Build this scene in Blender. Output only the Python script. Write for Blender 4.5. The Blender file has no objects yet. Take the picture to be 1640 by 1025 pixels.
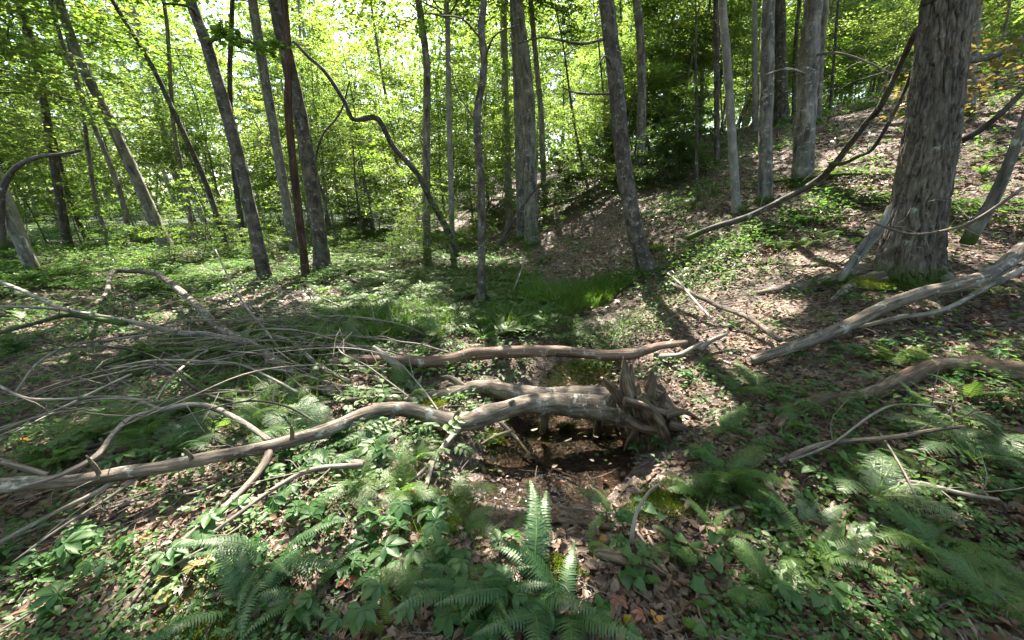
import bpy, math, random
import numpy as np
from mathutils import Vector

random.seed(5)
rng = np.random.default_rng(11)
R = math.radians
SC = bpy.context.scene
COL = SC.collection

# ------------------------------------------------------------------ camera, sky, sun, exposure
PITCH = R(17.0)
FPX = 592.0                     # focal length in photograph pixels (1640 wide)
CAM = np.array([0.0, 0.0, 1.6])
cam_d = bpy.data.cameras.new('camera')
cam = bpy.data.objects.new('camera', cam_d); COL.objects.link(cam)
cam.location = CAM
cam.rotation_euler = (R(90) - PITCH, 0, 0)
cam_d.sensor_width = 36.0
cam_d.lens = 36.0 * FPX / 1640.0
cam_d.clip_start = 0.05
cam_d.clip_end = 1000
SC.camera = cam

SUN_AZ, SUN_EL = R(-8), R(54)   # azimuth to the right of the view direction
S = np.array([math.sin(SUN_AZ) * math.cos(SUN_EL), math.cos(SUN_AZ) * math.cos(SUN_EL), math.sin(SUN_EL)])
world = bpy.data.worlds.new('World'); SC.world = world; world.use_nodes = True
wn = world.node_tree; wn.nodes.clear()
wo = wn.nodes.new('ShaderNodeOutputWorld'); wb = wn.nodes.new('ShaderNodeBackground')
sky = wn.nodes.new('ShaderNodeTexSky'); sky.sky_type = 'NISHITA'; sky.sun_disc = False
sky.sun_elevation = SUN_EL; sky.sun_rotation = SUN_AZ
sky.air_density = 1.0; sky.dust_density = 2.5; sky.ozone_density = 1.0
wn.links.new(sky.outputs[0], wb.inputs[0]); wb.inputs[1].default_value = 0.098
wn.links.new(wb.outputs[0], wo.inputs[0])
sd = bpy.data.lights.new('sun', 'SUN'); sd.energy = 5.0; sd.angle = R(0.5); sd.color = (1.0, 0.95, 0.86)
so = bpy.data.objects.new('sun', sd); COL.objects.link(so)
so.rotation_euler = Vector(tuple(S)).to_track_quat('Z', 'Y').to_euler()
SC.view_settings.view_transform = 'Standard'; SC.view_settings.look = 'None'
SC.view_settings.gamma = 1.0; SC.view_settings.use_curve_mapping = False
SC.view_settings.exposure = 2.85
cy = SC.cycles
cy.max_bounces = 7; cy.diffuse_bounces = 4; cy.glossy_bounces = 2; cy.transmission_bounces = 5; cy.transparent_max_bounces = 6
cy.sample_clamp_indirect = 4.0; cy.caustics_reflective = False; cy.caustics_refractive = False
cy.use_denoising = True; cy.use_adaptive_sampling = True; cy.adaptive_threshold = 0.02
cy.blur_glossy = 0.5

# ------------------------------------------------------------------ numpy noise
def _hash(ix, iy, iz, seed):
    with np.errstate(over='ignore'):
        h = (ix.astype(np.int64) * 374761393 + iy.astype(np.int64) * 668265263 + iz.astype(np.int64) * 2147483647 + seed * 1274126177) & 0xFFFFFFFF
        h = ((h ^ (h >> 13)) * 1274126177) & 0xFFFFFFFF
        h = (h ^ (h >> 16)) & 0xFFFF
    return h / 65535.0
def vnoise(p, seed=0):
    p = np.asarray(p, float); i = np.floor(p); f = p - i; f = f * f * (3 - 2 * f)
    x, y, z = i[..., 0], i[..., 1], i[..., 2]; r = 0
    for dx in (0, 1):
        for dy in (0, 1):
            for dz in (0, 1):
                w = (f[..., 0] if dx else 1 - f[..., 0]) * (f[..., 1] if dy else 1 - f[..., 1]) * (f[..., 2] if dz else 1 - f[..., 2])
                r = r + w * _hash(x + dx, y + dy, z + dz, seed)
    return r * 2 - 1
def fbm(p, oct=4, seed=0):
    p = np.asarray(p, float); a, r = 1.0, 0.0
    for k in range(oct):
        r = r + a * vnoise(p * (2.03 ** k), seed + k * 17); a *= 0.5
    return r

# ------------------------------------------------------------------ the lie of the land
def ss(a, b, t):
    t = np.clip((t - a) / (b - a), 0, 1); return t * t * (3 - 2 * t)
CY = [0.5, 1.6, 2.1, 2.5, 3.0, 4.0, 5.4, 7, 9, 12, 18, 30, 80]
CX = [-.4, .15, .32, .46, .60, .9, 1.25, 1.35, .8, -.3, -1.8, -6, -24]
def creek_x(y): return np.interp(y, CY, CX)
def creek_mask(x, y):
    w = np.interp(y, [1.5, 2.3, 3.2, 4.5, 6, 12], [.6, .82, .66, .5, .6, .8])
    d = np.abs(x - creek_x(y)) / w
    return np.exp(-d ** 4)
def H(x, y):
    x = np.asarray(x, float); y = np.asarray(y, float)
    u = x - creek_x(y) - .5
    sp = np.where(u > 6, u, np.log1p(np.exp(np.clip(u, -30, 6) / .35)) * .35)
    slope = np.interp(y, [-2, 3, 4, 6, 8, 16, 40], [.15, .18, .235, .36, .44, .50, .5])
    cap = 7.5
    hill = cap * np.tanh(slope * sp / cap)
    left = .022 * np.clip(y - 5, 0, 200) * ss(1, -4, x - creek_x(y))
    q = np.stack([x, y, np.zeros_like(x)], -1)
    lumps = .05 * fbm(q * .8, 2, 3) + .018 * fbm(q * 4, 2, 9) * (np.abs(x) < 30) + .25 * vnoise(q * .12, 5) * ss(8, 25, y)
    dep = np.interp(y, [1.4, 1.9, 2.6, 3.6, 5.4, 8, 12], [0, .23, .25, .24, .22, .12, .0])
    far_rise = .03 * np.clip(y - 45, 0, 400)
    return hill + left + lumps - dep * creek_mask(x, y) + far_rise

def ray(px, py):
    v = (512.5 - py) / FPX
    return np.array([(px - 820) / FPX, math.cos(PITCH) + v * math.sin(PITCH), v * math.cos(PITCH) - math.sin(PITCH)])
def G(px, py, h=0.0):
    """point h above the ground seen at a pixel of the photograph"""
    d = ray(px, py); s = .5 * (1.012 ** np.arange(460))
    P = CAM[None] + s[:, None] * d[None]
    below = P[:, 2] < H(P[:, 0], P[:, 1]) + h
    if not below.any(): return CAM + 60 * d
    k = int(np.argmax(below)); a, b = (s[k - 1] if k else .3), s[k]
    for _ in range(14):
        m = (a + b) / 2; p = CAM + m * d
        if p[2] < H(p[0], p[1]) + h: b = m
        else: a = m
    return CAM + b * d
def PY(px, py, Y): d = ray(px, py); return CAM + d * (Y / d[1])
def PZ(px, py, z): d = ray(px, py); return CAM + d * ((z - CAM[2]) / d[2])
def depth(p):
    q = np.asarray(p) - CAM; return q[1] * math.cos(PITCH) - q[2] * math.sin(PITCH)
def rad(p, w): return max(.002, .5 * w * depth(p) / FPX)

# sunny places on the ground (pixel, radius in metres): the canopy has gaps above them
SUNNY_PX = [(1600, 230, 1.8), (1600, 400, 1.1), (1600, 480, .5), (1130, 510, .7), (1220, 440, .5), (1280, 395, .6), (1380, 350, .7), (1180, 540, .35), (1000, 620, .4), (1560, 560, .3), (780, 640, .3), (860, 600, .65), (950, 600, .75), (1010, 580, .75), (1080, 590, .6), (1120, 550, .65), (1060, 525, .75), (970, 545, .7), (1000, 500, .6), (1160, 560, .35), (830, 700, .35), (930, 690, .35), (840, 770, .25), (960, 770, .25), (900, 640, .4), (1060, 620, .3), (1100, 600, .4), (1600, 440, .5), (1520, 400, .4), (1620, 500, .3), (1450, 560, .2), (1330, 420, .3), (1230, 500, .25), (600, 680, .25), (420, 480, .4), (520, 470, .4), (1460, 300, .6), (1540, 290, .8), (1190, 470, .3),
            (1130, 470, .35), (1110, 440, .3), (780, 600, .25), (860, 660, .12), (900, 700, .2), (800, 720, .2), (980, 720, .16), (1180, 415, .45), (1240, 390, .5), (1310, 370, .5),
            (1350, 345, .6), (1400, 300, .7), (1420, 260, .8), (1500, 240, .8), (1590, 180, 1.3), (1620, 260, 1.3), (1570, 330, .9), (1630, 330, 1.2), (1570, 405, .6), (1620, 370, .8),
            (950, 285, 1.0), (905, 325, .9), (985, 262, 1.0), (870, 350, .7), (1020, 235, 1.0), (800, 385, .6),
            (610, 490, .55), (560, 500, .4), (660, 470, .4), (600, 450, .4), (690, 520, .3), (350, 445, .6), (400, 430, .5), (220, 520, .4), (60, 520, .5), (130, 560, .3),
            (90, 378, 3.0), (200, 372, 3.0), (20, 372, 3.0), (300, 378, 1.6), (1560, 620, .25), (1620, 600, .3), (1500, 560, .2), (1600, 540, .25), (1530, 500, .2),
            (1480, 800, .12), (1410, 780, .12), (1390, 890, .10), (1350, 930, .13), (1290, 800, .06), (1560, 700, .16), (1610, 740, .13), (1540, 760, .08), (880, 915, .08), (840, 880, .10), (660, 790, .16), (600, 760, .15), (700, 740, .15), (540, 800, .14),
            (300, 840, .15), (250, 860, .14), (200, 800, .12), (380, 820, .12), (470, 850, .12), (560, 870, .10), (330, 930, .10), (250, 950, .10), (640, 930, .1), (120, 900, .12), (60, 960, .12), (680, 860, .1), (450, 740, .14), (380, 690, .14), (520, 640, .25), (560, 620, .2),
            (250, 620, .2), (130, 680, .18), (330, 740, .14), (60, 700, .16), (1190, 900, .06), (1060, 830, .07), (1000, 820, .06), (430, 450, .3), (510, 410, .4), (770, 420, .4), (740, 560, .2), (650, 575, .2), (1150, 570, .22), (430, 650, .2), (500, 690, .16)]
SUNNY = np.array([[*G(a, b)[:2], r] for a, b, r in SUNNY_PX])
def to_ground(P):
    h = np.zeros(len(P))
    for _ in range(3):
        t = (P[:, 2] - h) / S[2]; g = P[:, :2] - S[None, :2] * t[:, None]; h = H(g[:, 0], g[:, 1])
    return g
GX0, GY0, GS = -32.0, -2.0, .05
_gx, _gy = np.meshgrid(GX0 + GS * np.arange(960), GY0 + GS * np.arange(560), indexing='ij')
_wob = 1 + .55 * vnoise(np.stack([_gx * 3.0, _gy * 3.0, 0 * _gx], -1), 77)
GAP = np.zeros(_gx.shape, bool)
for _x, _y, _r in SUNNY: GAP |= (_gx - _x) ** 2 + (_gy - _y) ** 2 < (_r * _wob + (.21 if _r > .2 else .13)) ** 2
def in_gap(P):
    g = to_ground(P); i = np.round((g[:, 0] - GX0) / GS).astype(int); j = np.round((g[:, 1] - GY0) / GS).astype(int)
    ok = (i >= 0) & (j >= 0) & (i < GAP.shape[0]) & (j < GAP.shape[1]); m = np.zeros(len(P), bool); m[ok] = GAP[i[ok], j[ok]]; return m

LANDMARKS = [(426, 430, 'the lichen spotted leaning trunk'), (515, 420, 'the stout mottled trunk'), (262, 380, 'the thick grey leaning trunk'), (108, 380, 'the dark trunk at the left edge'), (771, 480, 'the crooked centre trunk'),
 (852, 385, 'the trunk with flared foot'), (1038, 430, 'the blotched leaning trunk'), (1180, 330, 'the smooth light grey trunk'), (1284, 290, 'the thick grey slope trunk'), (1453, 440, 'the furrowed tree'), (1030, 680, 'the root stump'),
 (860, 770, 'the creek pool'), (740, 680, 'the upper fork of the fallen tree'), (440, 710, 'the lower fork of the fallen tree'), (150, 765, 'the thin end of the fallen tree'), (250, 440, 'the thick arching branch'), (120, 505, 'the smooth grey branch'),
 (350, 590, 'the humped pale branch'), (620, 585, 'the splintered pole'), (850, 565, 'the reddish log'), (1330, 530, 'the long grey limb'), (1330, 640, 'the rotting log'), (1400, 700, 'the brown branch'), (845, 945, 'the biggest dark fern'),
 (440, 910, 'the blue green fern'), (560, 950, 'the red creeper'), (1020, 840, 'the small white stick'), (1165, 770, 'the lush lacy fern'), (1600, 980, 'the corner fern'), (1580, 740, 'the wispy ferns'), (240, 920, 'the crossing sticks'), (1250, 180, 'the black crest trunk'),
 (920, 478, 'the creek grass patch'), (716, 300, 'the hooked bare stem'), (683, 200, 'the grey upright trunk'), (180, 200, 'the thick grey leaning trunk'), (350, 150, 'the lichen spotted leaning trunk'), (484, 150, 'the red brown stem'), (1560, 150, 'the leaning limb of the furrowed tree'),
 (1340, 100, 'the slender crest stem'), (1100, 150, 'the thin dark slope sapling'), (930, 150, 'the slim trunk behind the flared one'), (600, 120, 'the hooked bare stem'), (60, 980, 'the bottom left corner'), (1350, 930, 'the sunlit moss patch'), (60, 150, 'the dark trunk at the left edge')]
def place_words(p):
    q = np.asarray(p, float) - CAM; f = q[1] * math.cos(PITCH) - q[2] * math.sin(PITCH)
    if f < .2: return 'of the surrounding woods'
    u = 820 + FPX * q[0] / f; v = 512.5 - FPX * (q[2] * math.cos(PITCH) + q[1] * math.sin(PITCH)) / f
    x, y, nm = min(LANDMARKS, key=lambda a: (a[0] - u) ** 2 + 1.6 * (a[1] - v) ** 2); dx, dy = u - x, v - y
    rel = ('left of ' if dx < 0 else 'right of ') if abs(dx) > abs(dy) * 1.1 else ('behind ' if dy < 0 else 'before ')
    return ('just ' if abs(dx) + abs(dy) < 45 else '') + rel + nm

# ------------------------------------------------------------------ materials
def new_mat(name):
    m = bpy.data.materials.new(name); m.use_nodes = True; nt = m.node_tree; nt.nodes.clear()
    out = nt.nodes.new('ShaderNodeOutputMaterial')
    return m, nt, out
def N(nt, t, **kw):
    n = nt.nodes.new(t)
    for k, v in kw.items(): setattr(n, k, v)
    return n
def ramp(nt, stops, interp='LINEAR'):
    n = nt.nodes.new('ShaderNodeValToRGB'); e = n.color_ramp.elements; n.color_ramp.interpolation = interp
    while len(e) > 1: e.remove(e[-1])
    e[0].position = stops[0][0]; e[0].color = (*stops[0][1], 1)
    for p, c in stops[1:]:
        k = e.new(p); k.color = (*c, 1)
    return n
def noise(nt, vec, scale, detail=4, rough=.6):
    n = N(nt, 'ShaderNodeTexNoise'); n.inputs['Scale'].default_value = scale; n.inputs['Detail'].default_value = detail
    n.inputs['Roughness'].default_value = rough
    if vec is not None: nt.links.new(vec, n.inputs['Vector'])
    return n
def mixc(nt, fac, a, b, mode='MIX'):
    n = N(nt, 'ShaderNodeMix', data_type='RGBA', blend_type=mode)
    for s, v in ((n.inputs[0], fac), (n.inputs[6], a), (n.inputs[7], b)):
        if hasattr(v, 'links'): nt.links.new(v, s)
        elif isinstance(v, (int, float)): s.default_value = v
        else: s.default_value = (*v, 1)
    return n.outputs[2]

def leaf_mat(name, cols, trans, tw=.5, gloss=.06, rough=.4, vein=False):
    m, nt, out = new_mat(name); geo = N(nt, 'ShaderNodeNewGeometry')
    oi = N(nt, 'ShaderNodeObjectInfo')
    ad = N(nt, 'ShaderNodeMath', operation='MULTIPLY_ADD'); nt.links.new(oi.outputs['Random'], ad.inputs[0]); ad.inputs[1].default_value = .35
    sc = N(nt, 'ShaderNodeMath', operation='MULTIPLY'); nt.links.new(geo.outputs['Random Per Island'], sc.inputs[0]); sc.inputs[1].default_value = .65
    nt.links.new(sc.outputs[0], ad.inputs[2])
    k = len(cols)
    r1 = ramp(nt, [(i / max(1, k - 1), c) for i, c in enumerate(cols)]); nt.links.new(ad.outputs[0], r1.inputs[0])
    r2 = ramp(nt, [(i / max(1, k - 1), c) for i, c in enumerate(trans)]); nt.links.new(ad.outputs[0], r2.inputs[0])
    tc = N(nt, 'ShaderNodeTexCoord'); nz = noise(nt, tc.outputs['Object'], 30, 3)
    rr = ramp(nt, [(.3, (.65, .65, .6)), (.7, (1.25, 1.25, 1.1))]); nt.links.new(nz.outputs[0], rr.inputs[0])
    c1 = mixc(nt, 1.0, r1.outputs[0], rr.outputs[0], 'MULTIPLY')
    d = N(nt, 'ShaderNodeBsdfDiffuse'); t = N(nt, 'ShaderNodeBsdfTranslucent'); g = N(nt, 'ShaderNodeBsdfGlossy')
    nt.links.new(c1, d.inputs[0]); nt.links.new(r2.outputs[0], t.inputs[0]); g.inputs['Roughness'].default_value = rough + .08; g.inputs[0].default_value = (.8, .8, .7, 1)
    mx = N(nt, 'ShaderNodeMixShader'); mx.inputs[0].default_value = tw
    nt.links.new(d.outputs[0], mx.inputs[1]); nt.links.new(t.outputs[0], mx.inputs[2])
    mg = N(nt, 'ShaderNodeMixShader'); mg.inputs[0].default_value = gloss * .6
    nt.links.new(mx.outputs[0], mg.inputs[1]); nt.links.new(g.outputs[0], mg.inputs[2])
    nt.links.new(mg.outputs[0], out.inputs[0]); return m

def bark_mat(name, dark, mid, light, scale=14, stretch=.22, lichen=None, lichen_amt=.5, moss_h=None, bump=.6, rough=.9, bdist=.012):
    m, nt, out = new_mat(name)
    at = N(nt, 'ShaderNodeAttribute', attribute_name='bark'); mp = N(nt, 'ShaderNodeMapping')
    mp.inputs['Scale'].default_value = (1, 1, stretch); nt.links.new(at.outputs['Vector'], mp.inputs[0])
    oi = N(nt, 'ShaderNodeObjectInfo'); off = N(nt, 'ShaderNodeVectorMath', operation='ADD')
    rm = N(nt, 'ShaderNodeMath', operation='MULTIPLY'); rm.inputs[1].default_value = 37.0; nt.links.new(oi.outputs['Random'], rm.inputs[0])
    nt.links.new(mp.outputs[0], off.inputs[0]); nt.links.new(rm.outputs[0], off.inputs[1])
    v = off.outputs[0]
    n1 = noise(nt, v, scale, 8, .68); n1.inputs['Distortion'].default_value = .6
    r = ramp(nt, [(.34, dark), (.5, mid), (.66, light)]); nt.links.new(n1.outputs[0], r.inputs[0])
    col = r.outputs[0]
    n2 = noise(nt, at.outputs['Vector'], 2.2, 3); r2 = ramp(nt, [(.35, (.75, .75, .75)), (.65, (1.2, 1.18, 1.15))]); nt.links.new(n2.outputs[0], r2.inputs[0])
    col = mixc(nt, 1.0, col, r2.outputs[0], 'MULTIPLY')
    if lichen:
        n3 = noise(nt, at.outputs['Vector'], 9, 5, .75); r3 = ramp(nt, [(.62 - .16 * lichen_amt, (0, 0, 0)), (.70 - .16 * lichen_amt, (1, 1, 1))]); nt.links.new(n3.outputs[0], r3.inputs[0])
        col = mixc(nt, r3.outputs[0], col, lichen)
    if moss_h is not None:
        tc = N(nt, 'ShaderNodeTexCoord'); sx = N(nt, 'ShaderNodeSeparateXYZ'); nt.links.new(tc.outputs['Object'], sx.inputs[0])
        nm = noise(nt, tc.outputs['Object'], 5, 4); ms = N(nt, 'ShaderNodeMath', operation='MULTIPLY_ADD')
        nt.links.new(nm.outputs[0], ms.inputs[0]); ms.inputs[1].default_value = -1.2 * moss_h; nt.links.new(sx.outputs[2], ms.inputs[2])
        mr = N(nt, 'ShaderNodeMapRange'); mr.inputs[1].default_value = moss_h * .5; mr.inputs[2].default_value = -moss_h * .3; nt.links.new(ms.outputs[0], mr.inputs[0])
        col = mixc(nt, mr.outputs[0], col, (.045, .075, .012))
    b = N(nt, 'ShaderNodeBsdfPrincipled'); nt.links.new(col, b.inputs['Base Color']); b.inputs['Roughness'].default_value = rough
    b.inputs['Specular IOR Level'].default_value = .25
    bp = N(nt, 'ShaderNodeBump'); bp.inputs['Strength'].default_value = bump; bp.inputs['Distance'].default_value = bdist
    nt.links.new(n1.outputs[0], bp.inputs['Height']); nt.links.new(bp.outputs[0], b.inputs['Normal'])
    nt.links.new(b.outputs[0], out.inputs[0]); return m

M = {}
M['leaf_far'] = leaf_mat('leaf_far', [(.05, .09, .02), (.07, .115, .025), (.09, .125, .03)], [(.13, .25, .035), (.23, .35, .055), (.38, .44, .08)], .55, .05)
M['leaf_mid'] = leaf_mat('leaf_mid', [(.035, .075, .015), (.055, .10, .02), (.085, .13, .025)], [(.13, .27, .03), (.24, .40, .04), (.38, .48, .05)], .55, .05)
M['leaf_dark'] = leaf_mat('leaf_dark', [(.03, .06, .018), (.045, .08, .022), (.06, .095, .028)], [(.08, .17, .03), (.12, .22, .03), (.18, .27, .04)], .42, .10, .35)
M['leaf_canopy'] = leaf_mat('leaf_canopy', [(.04, .08, .015), (.06, .10, .018), (.09, .12, .02)], [(.12, .24, .02), (.22, .36, .03), (.34, .42, .04)], .5, .05)
M['leaf_maple'] = leaf_mat('leaf_maple', [(.06, .11, .015), (.09, .14, .02), (.13, .16, .02)], [(.34, .55, .03), (.50, .66, .04), (.68, .70, .05)], .6, .04)
M['leaf_brownish'] = leaf_mat('leaf_brownish', [(.05, .07, .02), (.09, .08, .03), (.13, .09, .03)], [(.18, .22, .04), (.28, .22, .05), (.32, .18, .05)], .5, .06)
M['leaf_yellow'] = leaf_mat('leaf_yellow', [(.35, .30, .03), (.42, .33, .03)], [(.7, .6, .04), (.75, .5, .04)], .5, .04)
M['fern_dark'] = leaf_mat('fern_dark', [(.022, .062, .022), (.030, .082, .026), (.048, .10, .028)], [(.06, .18, .04), (.09, .22, .04), (.14, .27, .045)], .32, .07, .42)
M['fern_green'] = leaf_mat('fern_green', [(.04, .095, .025), (.065, .125, .03), (.10, .15, .035)], [(.12, .28, .035), (.20, .36, .045), (.32, .42, .06)], .45, .06)
M['fern_shade'] = leaf_mat('fern_shade', [(.04, .085, .02), (.06, .11, .025), (.10, .13, .035)], [(.10, .24, .03), (.18, .32, .04), (.28, .34, .06)], .4, .04)
M['fern_yellow'] = leaf_mat('fern_yellow', [(.08, .13, .02), (.12, .16, .025)], [(.30, .44, .03), (.36, .44, .04)], .5, .05)
M['fern_pale'] = leaf_mat('fern_pale', [(.065, .12, .045), (.10, .15, .06)], [(.18, .32, .08), (.24, .36, .09)], .38, .12, .4)
M['herb'] = leaf_mat('herb', [(.03, .08, .022), (.045, .105, .025), (.075, .14, .03)], [(.09, .24, .035), (.15, .31, .04), (.24, .38, .05)], .4, .05, .42)
M['creeper'] = leaf_mat('creeper', [(.025, .08, .022), (.035, .10, .025), (.07, .13, .03)], [(.08, .22, .035), (.12, .29, .04), (.24, .36, .05)], .4, .055, .42)
M['creeper_pale'] = leaf_mat('creeper_pale', [(.12, .16, .04), (.22, .18, .06), (.28, .18, .09)], [(.22, .3, .05), (.35, .3, .08), (.35, .22, .1)], .4, .07, .4)
M['leaf_red'] = leaf_mat('leaf_red', [(.20, .055, .035), (.24, .10, .06)], [(.35, .09, .04), (.35, .14, .07)], .35, .08)
M['leaf_orange'] = leaf_mat('leaf_orange', [(.45, .17, .03), (.5, .24, .04)], [(.7, .3, .03), (.75, .4, .05)], .35, .07)
M['grass'] = leaf_mat('grass', [(.035, .08, .016), (.05, .105, .02), (.08, .13, .025)], [(.10, .25, .025), (.16, .30, .03), (.22, .34, .04)], .45, .06)
M['moss'] = leaf_mat('moss', [(.04, .065, .010), (.075, .10, .014), (.13, .15, .02)], [(.12, .18, .02), (.2, .26, .02), (.3, .34, .03)], .35, .02)
M['litter'] = leaf_mat('litter', [(.035, .018, .013), (.08, .044, .034), (.13, .074, .058), (.10, .052, .036), (.18, .118, .096), (.14, .078, .056), (.27, .195, .165), (.07, .036, .026)],
                       [(.06, .03, .015)] + [(.14, .07, .035)] * 6 + [(.1, .05, .03)], .15, .32, .34)
M['bark_grey'] = bark_mat('bark_grey', (.05, .045, .038), (.15, .135, .115), (.27, .25, .22), 13, .2, (.34, .36, .31), .35, .16)
M['bark_dark'] = bark_mat('bark_dark', (.022, .019, .016), (.065, .056, .046), (.13, .115, .095), 12, .25, (.24, .26, .21), .35, .16)
M['bark_mottled'] = bark_mat('bark_mottled', (.03, .025, .02), (.09, .075, .06), (.17, .145, .12), 10, .5, (.26, .27, .235), .35, .14)
M['bark_red'] = bark_mat('bark_red', (.025, .014, .010), (.07, .038, .027), (.13, .075, .055), 12, .2, (.22, .18, .13), .1)
M['bark_smooth'] = bark_mat('bark_smooth', (.13, .12, .105), (.22, .205, .185), (.31, .295, .27), 7, .35, (.36, .37, .33), .3, None, .35)
M['bark_big'] = bark_mat('bark_big', (.036, .028, .022), (.115, .096, .077), (.22, .19, .155), 26, .28, (.30, .31, .26), .1, .22, 1.0, .9, .012)
M['wood_dead'] = bark_mat('wood_dead', (.06, .048, .037), (.18, .148, .118), (.34, .295, .25), 32, .12, (.36, .36, .31), .3, None, .5, .8, .006)
M['wood_log'] = bark_mat('wood_log', (.035, .026, .02), (.125, .096, .072), (.27, .222, .175), 34, .12, (.34, .33, .28), .35, None, 1.0, .8, .012)
M['wood_pale'] = bark_mat('wood_pale', (.10, .082, .064), (.21, .18, .145), (.34, .295, .24), 24, .1, None, 0, None, .4, .75, .005)
M['wood_rot'] = bark_mat('wood_rot', (.03, .019, .012), (.10, .066, .044), (.27, .21, .155), 20, .12, (.09, .10, .04), .3, None, 1.0, .9, .02)
M['wood_redrot'] = bark_mat('wood_redrot', (.06, .036, .025), (.14, .088, .06), (.27, .195, .15), 20, .1, (.36, .33, .28), .25, None, .8, .85, .01)
M['twig'] = bark_mat('twig', (.055, .043, .034), (.12, .10, .08), (.22, .19, .16), 30, .2, None, 0, None, .3, .8, .003)
M['stem_green'] = leaf_mat('stem_green', [(.08, .13, .03), (.12, .14, .04)], [(.1, .2, .03), (.1, .2, .03)], .1)

def terrain_mat():
    m, nt, out = new_mat('forest_floor'); tc = N(nt, 'ShaderNodeTexCoord'); v = tc.outputs['Object']
    wp = noise(nt, v, 6, 3); ad = N(nt, 'ShaderNodeVectorMath', operation='MULTIPLY_ADD'); ad.inputs[1].default_value = (.12, .12, .12)
    nt.links.new(wp.outputs['Color'], ad.inputs[0]); nt.links.new(v, ad.inputs[2])
    vo = N(nt, 'ShaderNodeTexVoronoi'); vo.inputs['Scale'].default_value = 30; nt.links.new(ad.outputs[0], vo.inputs['Vector'])
    sx = N(nt, 'ShaderNodeSeparateColor'); nt.links.new(vo.outputs['Color'], sx.inputs[0])
    r = ramp(nt, [(0, (.022, .014, .009)), (.3, (.055, .034, .022)), (.55, (.10, .062, .042)), (.8, (.155, .105, .075)), (1, (.22, .165, .125))]); nt.links.new(sx.outputs[0], r.inputs[0])
    n2 = noise(nt, v, 1.3, 5); r2 = ramp(nt, [(.35, (.55, .55, .55)), (.65, (1.15, 1.1, 1.05))]); nt.links.new(n2.outputs[0], r2.inputs[0])
    col = mixc(nt, 1, r.outputs[0], r2.outputs[0], 'MULTIPLY')
    n4 = noise(nt, v, 60, 3); r4 = ramp(nt, [(.3, (.7, .7, .7)), (.7, (1.3, 1.3, 1.3))]); nt.links.new(n4.outputs[0], r4.inputs[0])
    col = mixc(nt, 1, col, r4.outputs[0], 'MULTIPLY')
    at = N(nt, 'ShaderNodeAttribute', attribute_name='cover'); sa = N(nt, 'ShaderNodeSeparateColor'); nt.links.new(at.outputs['Color'], sa.inputs[0])
    # green herb and moss cover
    n3 = noise(nt, v, 3.2, 6, .7); mm = N(nt, 'ShaderNodeMath', operation='ADD'); nt.links.new(n3.outputs[0], mm.inputs[0]); nt.links.new(sa.outputs[1], mm.inputs[1])
    rg = ramp(nt, [(.95, (0, 0, 0)), (1.1, (1, 1, 1))]); nt.links.new(mm.outputs[0], rg.inputs[0])
    gc = ramp(nt, [(0, (.022, .042, .010)), (.6, (.045, .07, .015)), (1, (.08, .10, .02))]); nt.links.new(sx.outputs[1], gc.inputs[0])
    col = mixc(nt, rg.outputs[0], col, gc.outputs[0])
    # wet mud of the creek bed
    mud = ramp(nt, [(.3, (.028, .021, .016)), (.5, (.085, .058, .042)), (.7, (.19, .13, .095))]); n5 = noise(nt, v, 7, 6, .7); nt.links.new(n5.outputs[0], mud.inputs[0])
    col = mixc(nt, sa.outputs[0], col, mud.outputs[0])
    b = N(nt, 'ShaderNodeBsdfPrincipled'); nt.links.new(col, b.inputs['Base Color'])
    rr = N(nt, 'ShaderNodeMapRange'); rr.inputs[3].default_value = .85; rr.inputs[4].default_value = .28; nt.links.new(sa.outputs[0], rr.inputs[0]); nt.links.new(rr.outputs[0], b.inputs['Roughness'])
    bp = N(nt, 'ShaderNodeBump'); bp.inputs['Strength'].default_value = .8; bp.inputs['Distance'].default_value = .03
    nt.links.new(vo.outputs['Distance'], bp.inputs['Height'])
    bp2 = N(nt, 'ShaderNodeBump'); bp2.inputs['Strength'].default_value = .6; bp2.inputs['Distance'].default_value = .012
    nt.links.new(n4.outputs[0], bp2.inputs['Height']); nt.links.new(bp.outputs[0], bp2.inputs['Normal']); nt.links.new(bp2.outputs[0], b.inputs['Normal'])
    nt.links.new(b.outputs[0], out.inputs[0]); return m
LC = [(.03, .016, .011), (.066, .037, .026), (.11, .064, .047), (.085, .046, .031), (.155, .10, .078), (.12, .068, .047), (.23, .165, .135), (.06, .031, .022)]
M['litter_near'] = leaf_mat('litter_near', LC, [(.06, .03, .015)] + [(.14, .07, .035)] * 6 + [(.1, .05, .03)], .15, .07, .4)
M['ground'] = terrain_mat()
def water_mat():
    m, nt, out = new_mat('creek_water'); tr = N(nt, 'ShaderNodeBsdfTransparent'); tr.inputs[0].default_value = (.55, .50, .44, 1)
    gl = N(nt, 'ShaderNodeBsdfGlossy'); gl.inputs['Roughness'].default_value = .06
    fr = N(nt, 'ShaderNodeFresnel'); fr.inputs[0].default_value = 1.38
    tc = N(nt, 'ShaderNodeTexCoord'); n = noise(nt, tc.outputs['Object'], 22, 3); bp = N(nt, 'ShaderNodeBump'); bp.inputs['Strength'].default_value = .35; bp.inputs['Distance'].default_value = .012
    nt.links.new(n.outputs[0], bp.inputs['Height']); nt.links.new(bp.outputs[0], gl.inputs['Normal']); nt.links.new(bp.outputs[0], fr.inputs['Normal'])
    mx = N(nt, 'ShaderNodeMixShader'); nt.links.new(fr.outputs[0], mx.inputs[0]); nt.links.new(tr.outputs[0], mx.inputs[1]); nt.links.new(gl.outputs[0], mx.inputs[2])
    nt.links.new(mx.outputs[0], out.inputs[0]); return m
M['water'] = water_mat()

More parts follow.
